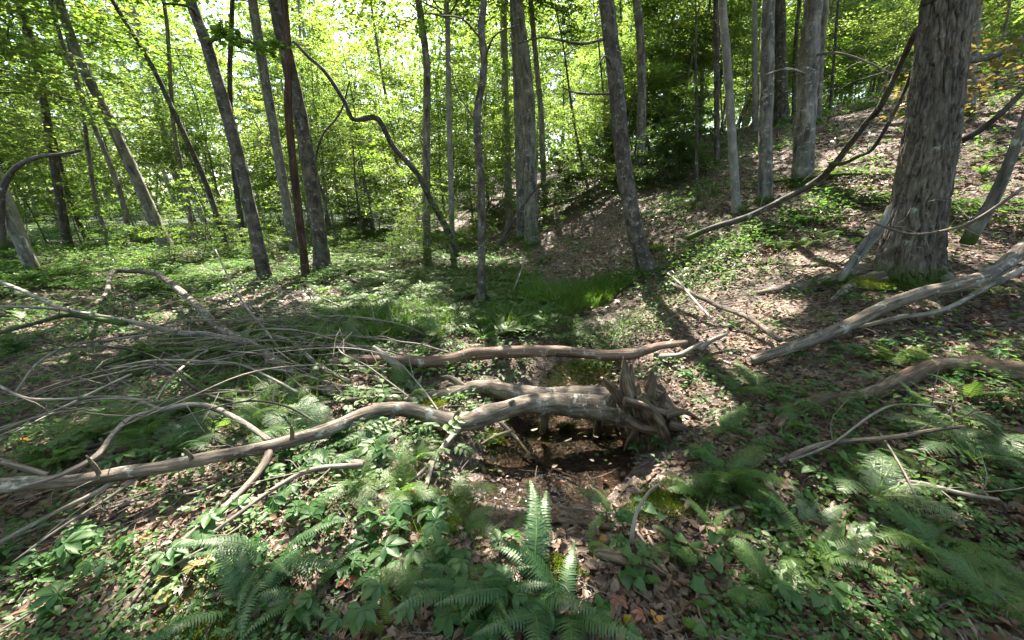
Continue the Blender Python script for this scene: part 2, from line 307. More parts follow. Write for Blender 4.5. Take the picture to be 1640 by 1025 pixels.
# ------------------------------------------------------------------ mesh building
class MB:
    def __init__(s): s.v = []; s.b = []; s.f4 = []; s.f3 = []; s.m4 = []; s.m3 = []; s.n = 0
    def add(s, v, quads=None, tris=None, mat=0, bark=None):
        v = np.asarray(v, float); s.v.append(v); s.b.append(np.zeros_like(v) if bark is None else bark)
        if quads is not None and len(quads): q = np.asarray(quads) + s.n; s.f4.append(q); s.m4.append(np.full(len(q), mat))
        if tris is not None and len(tris): t = np.asarray(tris) + s.n; s.f3.append(t); s.m3.append(np.full(len(t), mat))
        s.n += len(v); return s
    def mesh(s, name, mats, smooth=True, origin=(0, 0, 0), bark=True):
        v = np.concatenate(s.v) - np.asarray(origin, float); me = bpy.data.meshes.new(name)
        f4 = np.concatenate(s.f4) if s.f4 else np.zeros((0, 4), int); f3 = np.concatenate(s.f3) if s.f3 else np.zeros((0, 3), int)
        mi = np.concatenate(s.m4 + s.m3) if (s.m4 or s.m3) else np.zeros(0)
        me.vertices.add(len(v)); me.vertices.foreach_set('co', v.astype(np.float32).ravel())
        lo = np.concatenate([f4.ravel(), f3.ravel()]).astype(np.int32); me.loops.add(len(lo)); me.loops.foreach_set('vertex_index', lo)
        nf = len(f4) + len(f3); st = np.concatenate([np.arange(len(f4)) * 4, len(f4) * 4 + np.arange(len(f3)) * 3]).astype(np.int32)
        me.polygons.add(nf); me.polygons.foreach_set('loop_start', st)
        me.polygons.foreach_set('material_index', mi.astype(np.int32))
        if smooth: me.polygons.foreach_set('use_smooth', np.ones(nf, bool))
        for m in (mats if isinstance(mats, (list, tuple)) else [mats]): me.materials.append(M[m] if isinstance(m, str) else m)
        if bark:
            a = me.attributes.new('bark', 'FLOAT_VECTOR', 'POINT'); a.data.foreach_set('vector', np.concatenate(s.b).astype(np.float32).ravel())
        me.update(calc_edges=True); return me
def link(name, data, parent=None, loc=None, rot=None, scale=None):
    o = bpy.data.objects.new(name, data); COL.objects.link(o)
    if parent is not None: o.parent = parent
    if loc is not None: o.location = tuple(float(c) for c in loc)
    if rot is not None: o.rotation_euler = rot
    if scale is not None: o.scale = (scale,) * 3 if isinstance(scale, (int, float)) else scale
    return o
def tag(o, label=None, cat=None, group=None, kind=None):
    for k, v in (('label', label), ('category', cat), ('group', group), ('kind', kind)):
        if v: o[k] = v
    return o
def root(name, loc, label, cat, group=None, rot=None, scale=None):
    return tag(link(name, None, None, loc, rot, scale), label, cat, group)

def smooth_path(P, r, n):
    P = np.asarray(P, float); r = np.asarray(r, float); k = len(P)
    if k == 2: t = np.linspace(0, 1, n)[:, None]; return P[0] * (1 - t) + P[1] * t, r[0] * (1 - t[:, 0]) + r[1] * t[:, 0]
    Q = np.vstack([2 * P[0] - P[1], P, 2 * P[-1] - P[-2]]); t = np.linspace(0, k - 1 - 1e-6, n); i = t.astype(int); f = (t - i)[:, None]
    a, b, c, d = Q[i], Q[i + 1], Q[i + 2], Q[i + 3]
    o = .5 * (2 * b + (c - a) * f + (2 * a - 5 * b + 4 * c - d) * f ** 2 + (3 * b - a - 3 * c + d) * f ** 3)
    return o, np.interp(t, np.arange(k), r)
def tube(mb, P, r, seg=8, n=None, mat=0, rough=0., rfreq=8., wob=0., cap=True, seed=0, ridge=None, flare=None):
    P = np.asarray(P, float); r = np.full(len(P), r) if np.isscalar(r) else np.asarray(r, float)
    n = n or max(3, (len(P) - 1) * 4 + 1); C, rr = smooth_path(P, r, n)
    if wob: C = C + wob * np.stack([fbm(np.c_[np.arange(n) * .35, np.full(n, seed * 3.1 + j * 9), np.zeros(n)], 2, seed + j) for j in range(3)], -1) * (rr.max() + .01)[..., None] if False else C + wob * np.stack([fbm(np.c_[np.arange(n) * .35, np.full(n, seed * 3.1 + j * 9), np.zeros(n)], 2, 1 + j) for j in range(3)], -1)
    T = np.gradient(C, axis=0); T /= np.linalg.norm(T, axis=1, keepdims=True) + 1e-9
    u = np.cross(T[0], [0, 0, 1.]) if abs(T[0][2]) < .9 else np.cross(T[0], [0, 1., 0]); u /= np.linalg.norm(u)
    U = np.zeros_like(C)
    for i in range(n):
        u = u - T[i] * np.dot(u, T[i]); u /= np.linalg.norm(u) + 1e-9; U[i] = u
    W = np.cross(T, U); L = np.r_[0, np.cumsum(np.linalg.norm(np.diff(C, axis=0), axis=1))]
    th = np.arange(seg) / seg * 2 * np.pi; ct, st = np.cos(th), np.sin(th)
    r0 = max(.01, float(np.median(rr)))
    bk = np.stack([np.broadcast_to(ct * r0, (n, seg)), np.broadcast_to(st * r0, (n, seg)), np.broadcast_to(L[:, None], (n, seg))], -1)
    rad_ = np.broadcast_to(rr[:, None], (n, seg)).copy()
    if rough: rad_ *= 1 + rough * fbm(bk * np.array([rfreq, rfreq, rfreq * .45]) + seed * 5.7, 3, seed)
    if flare is not None:
        rad_ *= flare(th[None, :], L[:, None])
    if ridge:
        q = bk * np.array([ridge[0], ridge[0], ridge[0] * ridge[2]]) + seed; nn = fbm(q, 3, 5)
        rad_ -= ridge[1] * (np.exp(-(nn / .11) ** 2) + .35 * fbm(q * 3, 2, 8))
    V = C[:, None] + rad_[..., None] * (ct[None, :, None] * U[:, None] + st[None, :, None] * W[:, None])
    i, j = np.meshgrid(np.arange(n - 1), np.arange(seg), indexing='ij'); j2 = (j + 1) % seg
    Q = np.stack([i * seg + j, i * seg + j2, (i + 1) * seg + j2, (i + 1) * seg + j], -1).reshape(-1, 4)
    V = V.reshape(-1, 3); bk = bk.reshape(-1, 3).copy(); tris = []
    if cap:
        V = np.vstack([V, C[0], C[-1] + T[-1] * rr[-1] * .3]); bk = np.vstack([bk, [0, 0, 0], [0, 0, L[-1]]]); a = n * seg
        tris = [(a, (k + 1) % seg, k) for k in range(seg)] + [(a + 1, (n - 1) * seg + k, (n - 1) * seg + (k + 1) % seg) for k in range(seg)]
    mb.add(V, Q, tris, mat, bk); return C, rr

def basis(D, Nn):
    D = D / (np.linalg.norm(D, axis=1, keepdims=True) + 1e-9); X = np.cross(D, Nn); X /= np.linalg.norm(X, axis=1, keepdims=True) + 1e-9
    return D, X, np.cross(X, D)
SH_RHOMB = (np.array([[0, 0, 0], [-.30, .42, .07], [0, 1, -.06], [.30, .42, .07]]), [[0, 2, 1], [0, 3, 2]])
def _sh(outline, fold=.12, droop=.12):
    """outline: right side points (x,y); makes a folded two-sided leaf fan along the midrib"""
    v = []; k = len(outline)
    for x, y in outline: v.append([0, y, -droop * y * y])
    for x, y in outline: v.append([x, y, fold * abs(x) * 1.6 - droop * y * y])
    for x, y in outline: v.append([-x, y, fold * abs(x) * 1.6 - droop * y * y])
    t = []
    for i in range(k - 1):
        for s0, fl in ((k, False), (2 * k, True)):
            q = [i, i + 1, s0 + i + 1, s0 + i]
            for a in ([q[0], q[2], q[1]], [q[0], q[3], q[2]]):
                t.append(a[::-1] if fl else a)
    return np.array(v, float), t
SH_OVATE = _sh([(.02, 0), (.24, .25), (.27, .5), (.14, .8), (.0, 1)], .25, .15)
SH_SIX = (np.array([[0, 0, 0], [-.24, .28, .13], [-.20, .70, .12], [0, 1, .02], [.20, .72, .10], [.25, .3, .15], [0, .5, -.02]]), [[6, 1, 0], [6, 2, 1], [6, 3, 2], [6, 4, 3], [6, 5, 4], [6, 0, 5]])
SH_HEART = _sh([(.02, .02), (.36, -.08), (.46, .25), (.30, .65), (0, 1)], .2, .2)
def _maple():
    ang = [-150, -118, -95, -62, -42, -20, 0, 20, 42, 62, 95, 118, 150]; rad_ = [.28, .40, .66, .40, .86, .45, 1.0, .45, .86, .40, .66, .40, .28]
    v = [[0, 0, 0]] + [[math.sin(R(a)) * r * .62, math.cos(R(a)) * r * .62, -.06 * r + (.05 if i % 2 else -.03)] for i, (a, r) in enumerate(zip(ang, rad_))]
    v = np.array(v); v[:, 1] += .25; return v, [[0, i, i + 1] for i in range(1, 13)]
SH_MAPLE = _maple()
def _oak():
    pts = [(.02, 0), (.10, .12), (.07, .2), (.26, .32), (.13, .42), (.34, .58), (.16, .64), (.24, .84), (.09, .84), (0, 1)]
    return _sh(pts, .2, .1)
SH_OAK = _oak()
def _curl(sh, c):
    v = sh[0].copy(); v[:, 2] += c * (v[:, 0] ** 2) * 2.2 + c * .6 * (v[:, 1] - .5) ** 2; return v, sh[1]
def leafcloud(mb, P, D, Nn, size, shape=SH_RHOMB, mat=0):
    n = len(P)
    if n == 0: return
    D, X, Z = basis(D, Nn); sv, stt = shape; k = len(sv); s = np.broadcast_to(np.asarray(size, float), (n,))[:, None, None]
    V = P[:, None] + s * (sv[None, :, 0, None] * X[:, None] + sv[None, :, 1, None] * D[:, None] + sv[None, :, 2, None] * Z[:, None])
    T = (np.arange(n) * k)[:, None, None] + np.asarray(stt)[None]
    mb.add(V.reshape(-1, 3), None, T.reshape(-1, 3), mat)

def spray_branch(mb, p0, az, L, rise, nleaf, lsize, rr=.012, flat=.16, droop=.25, keep=None, shape=SH_RHOMB, tmat=0, lmat=1, twigs=4, g=rng):
    """one leafy branch: wood in material tmat, leaves in flattened sprays in material lmat"""
    d = np.array([math.cos(az), math.sin(az), 0]); t = np.linspace(0, 1, 5)
    P = p0[None] + d * (t * L)[:, None] + np.array([0, 0, 1.]) * (rise * L * t - droop * L * t ** 2)[:, None]
    P[1:-1] += g.normal(0, .03 * L, (3, 3)); tube(mb, P, np.linspace(rr, rr * .25, 5), 3, 7, tmat, cap=False)
    side = np.array([-d[1], d[0], 0])
    segs = [(P, 1.0)]
    for k in range(twigs):
        if keep is not None and not keep(P[2:3] + g.normal(0, .3, (1, 3)))[0]: continue
        tt = g.uniform(.2, .85); b = P[0] * 0 + np.array([np.interp(tt, t, P[:, a]) for a in range(3)]); sg = 1 if k % 2 else -1
        e = b + (d * g.uniform(.4, .9) + side * sg * g.uniform(.5, 1)) * L * .45 * (1 - tt * .5) + np.array([0, 0, g.normal(-.03, .08) * L])
        tube(mb, [b, (b + e) / 2 + g.normal(0, .02 * L, 3), e], [rr * .4, rr * .3, rr * .12], 3, 4, tmat, cap=False)
        segs.append((np.linspace(b, e, 5), .7))
    w = np.array([s[1] for s in segs]); w /= w.sum(); cnt = g.multinomial(nleaf, w)
    for (Q, _), c in zip(segs, cnt):
        tt = g.uniform(.12, 1.04, c) ** .8; base = np.stack([np.interp(tt, np.linspace(0, 1, len(Q)), Q[:, a]) for a in range(3)], -1)
        base += d * g.normal(0, .05 * L, c)[:, None] + side * g.normal(0, .11 * L, c)[:, None] + np.array([0, 0, 1.]) * g.normal(-.02, flat * .3 * L, c)[:, None]
        if keep is not None and c: base = base[keep(base)]
        c = len(base)
        if c: leafcloud(mb, base, d + g.normal(0, .8, (c, 3)) * [1, 1, .35], np.array([0, 0, 1.]) + g.normal(0, .38, (c, 3)), lsize * g.uniform(.65, 1.25, c), shape, lmat)

# ------------------------------------------------------------------ ground
def build_ground():
    def axis(lo, hi, n, k): 
        t = np.linspace(-1, 1, n); s = np.sinh(k * t) / math.sinh(k); return np.where(s < 0, -s * lo, s * hi)
    xs = axis(-140, 140, 420, 5.2); ys = axis(-40, 200, 430, 5.6) + 2.6
    X, Y = np.meshgrid(xs, ys, indexing='ij'); Z = H(X, Y)
    q = np.stack([X, Y, 0 * X], -1); near = np.exp(-((X / 9) ** 2 + ((Y - 4) / 9) ** 2)); cm = creek_mask(X, Y)
    Z += near * .012 * fbm(q * 14, 3, 21) * (1 - .6 * cm)
    V = np.stack([X, Y, Z], -1).reshape(-1, 3); nx, ny = X.shape
    i, j = np.meshgrid(np.arange(nx - 1), np.arange(ny - 1), indexing='ij')
    Q = np.stack([i * ny + j, (i + 1) * ny + j, (i + 1) * ny + j + 1, i * ny + j + 1], -1).reshape(-1, 4)
    mb = MB().add(V, Q); me = mb.mesh('forest_floor', 'ground', bark=False)
    wet = cm * np.interp(Y, [1.5, 2, 3.1, 3.8, 6, 8], [0, 1, 1, .3, .4, 0])
    u = X - creek_x(Y)
    green = np.clip(.38 * ss(.5, -1.5, u) + .25 * ss(10, 25, Y), 0, 1) * (1 - wet)
    c = me.attributes.new('cover', 'FLOAT_COLOR', 'POINT')
    c.data.foreach_set('color', np.stack([wet, green, 0 * wet, 0 * wet + 1], -1).astype(np.float32).ravel())
    tag(link('ground', me), 'leaf strewn forest floor of the ravine with its hillside', None, None, 'structure')
    # water lying in the creek bed
    yy = np.linspace(1.75, 4.1, 60); mbw = MB(); w = .62
    ww = np.linspace(-1, 1, 16); Xw = creek_x(yy)[:, None] + w * ww[None]; Yw = np.broadcast_to(yy[:, None], Xw.shape)
    Zw = np.broadcast_to(-.182 + .02 * np.clip(yy - 3, 0, 9)[:, None], Xw.shape); n, k = Xw.shape
    i, j = np.meshgrid(np.arange(n - 1), np.arange(k - 1), indexing='ij')
    mbw.add(np.stack([Xw, Yw, Zw], -1).reshape(-1, 3), np.stack([i * k + j, i * k + j + 1, (i + 1) * k + j + 1, (i + 1) * k + j], -1).reshape(-1, 4))
    tag(link('water', mbw.mesh('creek_water', 'water', bark=False)), 'shallow brown creek water trickling between the banks', None, None, 'structure')
build_ground()

# ------------------------------------------------------------------ trees traced from the photograph
gap_keep = lambda B: ~in_gap(B)
LEAFCOUNT = [0]
def hand_tree(pts, w0, w1, mat, label, s=None, height=15, crown=(.55, 3.6, 46, 150), lean_keep=.4, seg=14, leafmat='leaf_canopy', flare_amt=.5, name='tree', cat='tree', group=None, rough=.10, lsize=.15, limbs=()):
    """pts: pixels from the foot upwards; the trunk stands in the vertical plane through its foot"""
    if s is None: b = G(*pts[0])
    else: b = CAM + ray(*pts[0]) * s; b[2] = min(b[2], H(b[0], b[1]))
    b0 = np.array([b[0], b[1], float(H(b[0], b[1]))])
    P = [PY(px, py, b[1]) for px, py in pts]; ws = np.interp(np.linspace(0, 1, len(P)), [0, 1], [w0, w1]); rr = [rad(p, w) / math.sqrt(1 + (p[0] / depth(p)) ** 2) for p, w in zip(P, ws)]
    P[0] = P[0] if P[0][2] < b0[2] + .3 else P[0]
    if P[0][2] > b0[2] + .02: P.insert(0, np.array([P[0][0], b[1], b0[2]])); rr.insert(0, rr[0])
    P.insert(0, P[0] + (P[0] - P[1]) / np.linalg.norm(P[0] - P[1]) * .25); rr.insert(0, rr[0])
    d = P[-1] - P[-2]; d /= np.linalg.norm(d); top = b0[2] + height
    while P[-1][2] < top - .5:
        d = d * .75 + np.array([d[0] * lean_keep, rng.normal(0, .05), 1]) * .25; d /= np.linalg.norm(d)
        st = min(2.2, (top - P[-1][2]) / max(.3, d[2])); P.append(P[-1] + d * st)
        rr.append(max(.012, rr[-1] * (1 - .9 * st / max(2.5, top - P[-2][2] + 1.5))))
    e = root(name, b0, label, cat, group)
    mb = MB(); r_f = rr[1]
    fl = lambda th, L: 1 + flare_amt * np.exp(-np.clip(L - .2, 0, 99) / (r_f * 1.8)) * (.55 + .45 * np.cos(th * 4 + b0[0] * 3))
    C, rc = tube(mb, P, rr, seg, len(P) * 9, 0, rough, 3.5 / max(.08, r_f), flare=fl, seed=int(abs(b0[0] * 13)) % 97)
    link('trunk', mb.mesh('trunk', mat, origin=b0), e)
    if crown:
        f0, cr, nb, nl = crown; mc = MB(); z0 = b0[2] + height * f0
        for k in range(nb):
            z = rng.uniform(z0, b0[2] + height * .98); i = int(np.argmin(np.abs(C[:, 2] - z))); u = (z - z0) / max(.1, b0[2] + height - z0)
            L = cr * (1.05 - .65 * u) * rng.uniform(.6, 1.15)
            spray_branch(mc, C[i], rng.uniform(0, 2 * np.pi), L, rng.uniform(.15, .6), int(nl * L / cr), lsize, .02 * L / 2 + .006, keep=gap_keep, flat=.3)
        LEAFCOUNT[0] += mc.n
        link('crown', mc.mesh('crown', ['twig', leafmat], origin=b0, smooth=True), e)
    for (a, pw, n_l, size, lm, shp) in limbs:
        ml = MB(); Q = [PY(x, y, b[1] + dy) for x, y, dy in a]; rq = [rad(q, w) for q, w in zip(Q, np.linspace(pw[0], pw[1], len(Q)))]
        tube(ml, Q, rq, 6, None, 0, .08)
        for k in range(max(1, n_l // 60)):
            t = rng.uniform(.35, 1.0); i = t * (len(Q) - 1); j = min(int(i), len(Q) - 2); o = Q[j] + (Q[j + 1] - Q[j]) * (i - j)
            spray_branch(ml, o, rng.uniform(0, 6.28), rng.uniform(.35, .8), .1, 60, size, .006, shape=shp, tmat=0, lmat=1, flat=.2, keep=gap_keep)
        link('limb', ml.mesh('limb', [mat, lm], origin=b0), e)
    return e
T = hand_tree
CR = (.5, 4.5, 50, 280)
T([(108, 386), (85, 251), (63, 121), (43, 40), (27, 0)], 17, 12, 'bark_dark', 'dark slim trunk leaning left near the left edge above the sunlit ground', s=13, crown=CR)
T([(262, 386), (215, 278), (175, 193), (126, 90), (94, 0)], 23, 17, 'bark_grey', 'thick grey trunk leaning strongly left, foot by the sunny strip at left', s=12.5, crown=CR, height=16)
T([(359, 383), (327, 287), (278, 179), (242, 103), (180, 0)], 11, 9, 'bark_dark', 'thin trunk bowed to the left, right of the thick grey leaning one', s=12.5, crown=(.55, 2.5, 26, 150), height=12)
T([(426, 453), (404, 350), (372, 215), (332, 76), (305, 0)], 23, 21, 'bark_mottled', 'lichen spotted trunk leaning left, nearest tree of the left woods', crown=CR, height=13,
  limbs=[([(330, 70, 0), (350, 60, -.3), (380, 60, -.6), (420, 75, -.9)], (7, 3), 300, .11, 'leaf_mid', SH_OVATE), ([(315, 25, 0), (300, 10, -.4), (260, 5, -.8)], (6, 3), 220, .11, 'leaf_mid', SH_OVATE)])
T([(464, 358), (440, 215), (417, 81), (404, 0)], 16, 17, 'bark_grey', 'pale grey straight trunk standing behind the red brown stem', s=10.5, crown=CR, height=15)
T([(518, 434), (502, 314), (484, 202), (462, 103), (440, 0)], 25, 24, 'bark_mottled', 'stout mottled trunk just right of the red brown stem', crown=CR, height=14,
  limbs=[([(470, 70, 0), (495, 92, -.1), (520, 115, -.2), (550, 160, -.3), (566, 190, -.4), (600, 188, -.5), (630, 235, -.5), (668, 278, -.4), (690, 320, -.2), (716, 362, 0)], (7, 12), 0, .1, 'leaf_mid', SH_OVATE)] if False else ())
T([(491, 451), (473, 292), (462, 179), (462, 90), (455, 0)], 14, 12, 'bark_red', 'thin red brown stem standing between two thicker trunks', crown=(.7, 2.0, 18, 110), height=10, flare_amt=.2)
T([(208, 383), (190, 300), (150, 200), (110, 100), (80, 0)], 10, 9, 'bark_grey', 'slim grey trunk left of the thick leaning one', s=13.5, crown=(.5, 2.6, 26, 150), height=13)
T([(172, 383), (152, 314), (130, 157), (114, 90), (98, 0)], 8, 7, 'bark_grey', 'very slim pale trunk in the gap behind the leaning trees', s=13.5, crown=(.45, 2.4, 24, 150), height=13)
T([(30, 388), (8, 290), (-8, 200), (-30, 60)], 11, 9, 'bark_dark', 'dark trunk at the very left edge of the woods', crown=(.5, 3.2, 34, 160), height=13)
T([(310, 382), (293, 280), (278, 202), (269, 58), (262, 0)], 8, 7, 'bark_grey', 'slim upright trunk behind the thin bowed one', s=13.5, crown=(.4, 2.4, 24, 150), height=14)
T([(390, 383), (375, 269), (368, 134), (372, 0)], 10, 8, 'bark_dark', 'dark upright trunk just left of the pale grey straight one', s=13, crown=(.5, 2.6, 26, 150), height=14)
T([(683, 374), (683, 224), (683, 103), (670, 0)], 13, 11, 'bark_grey', 'grey upright trunk behind the hooked bare stem', s=13, crown=CR, height=15)
T([(724, 374), (719, 179), (717, 45), (715, 0)], 9, 8, 'bark_smooth', 'smooth thin pole trunk left of the nearest centre sapling', s=12.5, crown=(.5, 2.6, 26, 150), height=13)
T([(771, 488), (771, 314), (764, 193), (775, 112), (771, 45), (775, 0)], 12, 11, 'bark_mottled', 'crooked thin trunk in the centre, its foot among ferns by the creek', crown=(.55, 2.6, 34, 150), height=9.5, flare_amt=.25, rough=.2,
  limbs=[([(770, 120, 0), (790, 60, -.2), (830, 40, -.5)], (4, 2), 240, .085, 'leaf_mid', SH_MAPLE), ([(768, 60, 0), (740, 30, -.2), (700, 25, -.4)], (4, 2), 240, .085, 'leaf_mid', SH_MAPLE), ([(765, 200, 0), (735, 150, .3), (720, 100, .5)], (3, 1.5), 0, .08, 'leaf_mid', SH_MAPLE)])
T([(852, 392), (849, 269), (845, 148), (836, 67), (827, 0)], 22, 19, 'bark_grey', 'straight grey trunk with flared foot at the toe of the sunlit slope', crown=CR, height=17, flare_amt=.8)
T([(834, 345), (831, 220), (827, 112), (822, 0)], 14, 12, 'bark_grey', 'upright trunk half hidden behind the one with flared foot', s=14, crown=CR, height=16)
T([(816, 350), (811, 225), (808, 112), (806, 0)], 12, 11, 'bark_smooth', 'pale upright trunk left of the flared grey one, farther back', s=17, crown=CR, height=17)
T([(872, 345), (867, 193), (860, 112), (850, 0)], 9, 8, 'bark_grey', 'slim grey trunk right of the flared one, farther back', s=16, crown=(.5, 2.8, 28, 150), height=16)
T([(1038, 438), (1015, 359), (997, 247), (984, 112), (971, 0)], 27, 25, 'bark_mottled', 'dark trunk blotched with pale lichen leaning left at the creek bank', crown=CR, height=13, flare_amt=.7,
  limbs=[([(985, 120, 0), (970, 90, -.3), (955, 110, -.5)], (5, 2), 150, .10, 'leaf_maple', SH_MAPLE), ([(978, 60, 0), (930, 70, -.2), (870, 60, -.3), (830, 70, -.3)], (5, 2), 360, .10, 'leaf_mid', SH_MAPLE),
         ([(988, 150, 0), (930, 150, -.1), (900, 140, -.3)], (4, 2), 260, .09, 'leaf_mid', SH_MAPLE)])
T([(1027, 240), (1027, 90), (1020, 0)], 15, 13, 'bark_grey', 'grey trunk on the far slope behind the blotched leaning one', s=14, crown=CR, height=15)
T([(1180, 338), (1171, 202), (1164, 90), (1157, 0)], 15, 13, 'bark_smooth', 'smooth light grey trunk, slimmest of the near ones on the slope', crown=CR, height=12)
T([(1148, 318), (1148, 134), (1147, 0)], 9, 10, 'bark_dark', 'dark thin trunk left of the smooth light grey one', s=11.5, crown=(.5, 2.6, 26, 150), height=13)
T([(1224, 323), (1227, 179), (1229, 67), (1231, 0)], 24, 22, 'bark_grey', 'straight grey trunk on the slope, left of the dark one on the crest', crown=CR, height=14)
T([(1209, 215), (1209, 100), (1209, 0)], 10, 9, 'bark_smooth', 'thin pale trunk seen left of the straight grey one, behind', s=14, crown=(.5, 2.6, 26, 150), height=13)
T([(1251, 199), (1251, 112), (1249, 0)], 24, 18, 'bark_dark', 'nearly black trunk standing on the crest between two grey ones', crown=CR, height=14)
T([(1284, 293), (1292, 157), (1299, 45), (1303, 0)], 36, 32, 'bark_grey', 'thick grey trunk on the slope, second widest on the right', crown=CR, height=15, limbs=[([(1297, 90, 0), (1340, 85, -.5), (1390, 100, -.9), (1430, 120, -1.2)], (5, 2), 420, .09, 'leaf_far', SH_OVATE), ([(1295, 120, 0), (1260, 110, -.5), (1225, 120, -.8)], (4, 2), 200, .09, 'leaf_far', SH_OVATE)])
T([(1305, 230), (1312, 100), (1322, 0)], 18, 14, 'bark_grey', 'grey trunk close behind the second widest one', s=11.5, crown=CR, height=15)
T([(1271, 190), (1274, 76), (1281, 0)], 7, 7, 'bark_dark', 'very thin dark trunk between the black one and the thick grey', s=15, crown=(.5, 2.2, 20, 140), height=12)
T([(1548, 215), (1559, 67), (1565, 0)], 24, 21, 'bark_grey', 'grey trunk peeping out behind the great furrowed one', s=8, crown=CR, height=13)
T([(1115, 305), (1116, 220), (1115, 143)], 6, 4, 'bark_dark', 'thin dark sapling stem on the shaded slope', crown=(.75, .8, 14, 60), height=5.2, lsize=.07)
T([(1330, 168), (1336, 90), (1343, 0)], 5, 5, 'bark_dark', 'slender dark stem on the crest right of the thick grey trunk', s=13, crown=(.5, 2, 20, 120), height=10)

# the great furrowed tree on the right
def big_tree():
    pts = [(1452, 450), (1456, 400), (1473, 314), (1489, 224), (1501, 135), (1517, 0)]; ws = [112, 102, 95, 94, 92, 90]
    b = G(1450, 452); b0 = np.array([b[0], b[1], float(H(b[0], b[1]))]); P = [PY(x, y, b[1] + .1) for x, y in pts]; rr = [rad(p, w) / math.sqrt(1 + (p[0] / depth(p)) ** 2) * 1.04 for p, w in zip(P, ws)]
    P.insert(0, P[0] - (P[1] - P[0]) * .8); rr.insert(0, rr[0] * 1.05); d = P[-1] - P[-2]; d /= np.linalg.norm(d)
    for k in range(6):
        d = d * .7 + np.array([0, 0, 1]) * .3; d /= np.linalg.norm(d); P.append(P[-1] + d * 2); rr.append(rr[-1] * .82)
    e = root('tree', b0, 'massive tree with deeply furrowed grey bark and mossy foot, widest trunk', 'tree'); mb = MB()
    fl = lambda th, L: 1 + .27 * np.exp(-np.clip(L - .3, 0, 99) / .33) * (.5 + .5 * np.cos(th * 5 + 1.)) + .04 * fbm(np.stack([np.cos(th) + 0 * L, np.sin(th) + 0 * L, L * .7 + 0 * th], -1), 2, 4)
    k = len(pts) + 1
    C, rc = tube(mb, P[:k], rr[:k], 320, 340, 0, 0, flare=fl, ridge=(19, .026, .19), seed=3, cap=False); tube(mb, P[k - 1:], rr[k - 1:], 160, 120, 0, 0, ridge=(19, .026, .19))
    link('trunk', mb.mesh('trunk', 'bark_big', origin=b0), e)
    # side roots sweeping down to the left
    for pr in ([(1425, 330, .05), (1412, 360, .0), (1385, 395, -.05), (1362, 425, -.1), (1345, 450, -.2)],):
        mr = MB(); Q = [PY(x, y, b[1] - .15 - i * .05) for i, (x, y, _) in enumerate(pr)]
        tube(mr, Q, [rad(q, w) for q, w in zip(Q, (8, 13, 16, 14, 9))], 14, 40, 0, .25, 12); link('buttress_root', mr.mesh('buttress_root', 'bark_grey', origin=b0), e)
    for pr, w in (([(1400, 440), (1360, 440), (1310, 455), (1260, 462), (1210, 470)], (30, 8)), ([(1420, 450), (1380, 452), (1350, 470), (1330, 482)], (34, 6)), ([(1500, 445), (1530, 460), (1555, 470)], (30, 8))):
        mr = MB(); Q = [G(x, y, .02) for x, y in pr]; Q[0][2] += .05; ww = np.linspace(w[0], w[1], len(Q))
        tube(mr, Q, [rad(q, x) for q, x in zip(Q, ww)], 12, 30, 0, .2, 8); link('root', mr.mesh('root', 'wood_log', origin=b0), e)
    mc = MB()
    for i in range(60):
        z = rng.uniform(7, 15); j = np.array(P[-1]) * ((z - 5) / 10) + P[-7] * (1 - (z - 5) / 10); j[2] = z
        spray_branch(mc, j, rng.uniform(0, 6.28), rng.uniform(2.5, 5), .3, 230, .13, .04, keep=gap_keep, flat=.3)
    link('crown', mc.mesh('crown', ['twig', 'leaf_canopy'], origin=b0), e)
    for a in ([(1540, 225, .0), (1575, 205, -.1), (1610, 175, -.2), (1660, 125, -.3)], [(1495, 100, 0), (1590, 90, .8), (1640, 60, 1.2)]):
        ml = MB(); Q = [PY(x, y, b[1] + dy) for x, y, dy in a]; tube(ml, Q, [rad(q, w) for q, w in zip(Q, np.linspace(11, 7, len(Q)))], 8, 20, 0, .1)
        if a[0][1] < 150:
            for k in range(12): spray_branch(ml, Q[1] + (Q[2] - Q[1]) * rng.uniform(-.6, 1.4) + rng.normal(0, .25, 3) * [1, .6, 1], rng.uniform(0, 6.28), .8, 0, 75, .085, .007, flat=.6, tmat=0, lmat=1, shape=SH_OVATE)
        link('limb', ml.mesh('limb', ['bark_dark', 'leaf_brownish'], origin=b0), e)
big_tree()

# ------------------------------------------------------------------ bare stems, arches, vines
def px_mesh(pts, mat, seg=8, rough=.12, wob=0., rfreq=14, n=None, extra=None, seed=1):
    """pts: (px, py, w, (mode, value)); returns mesh builder, path"""
    Q = []
    for px, py, w, (md, val) in pts:
        Q.append(G(px, py, val) if md == 'h' else PZ(px, py, val) if md == 'z' else PY(px, py, val))
    rr = [rad(q, p[2]) for q, p in zip(Q, pts)]; mb = MB(); C, rc = tube(mb, Q, rr, seg, n or len(Q) * 7, 0, rough, rfreq, wob, seed=seed)
    return mb, C, rc
def side_twigs(mb, C, rc, n, L=(.1, .4), r=.004, up=.2, g=rng, seg=4):
    for k in range(n):
        i = g.integers(1, len(C) - 1); t = C[min(i + 1, len(C) - 1)] - C[i - 1]; t /= np.linalg.norm(t) + 1e-9
        d = t * g.uniform(-.2, 1) + g.normal(0, .55, 3); d[2] += up; d /= np.linalg.norm(d); l = g.uniform(*L)
        m = C[i] + d * l * .5 + g.normal(0, .08 * l, 3); tube(mb, [C[i], m, C[i] + d * l + g.normal(0, .1 * l, 3)], [min(r, rc[i] * .7), r * .7, r * .3], seg, 6, 0)
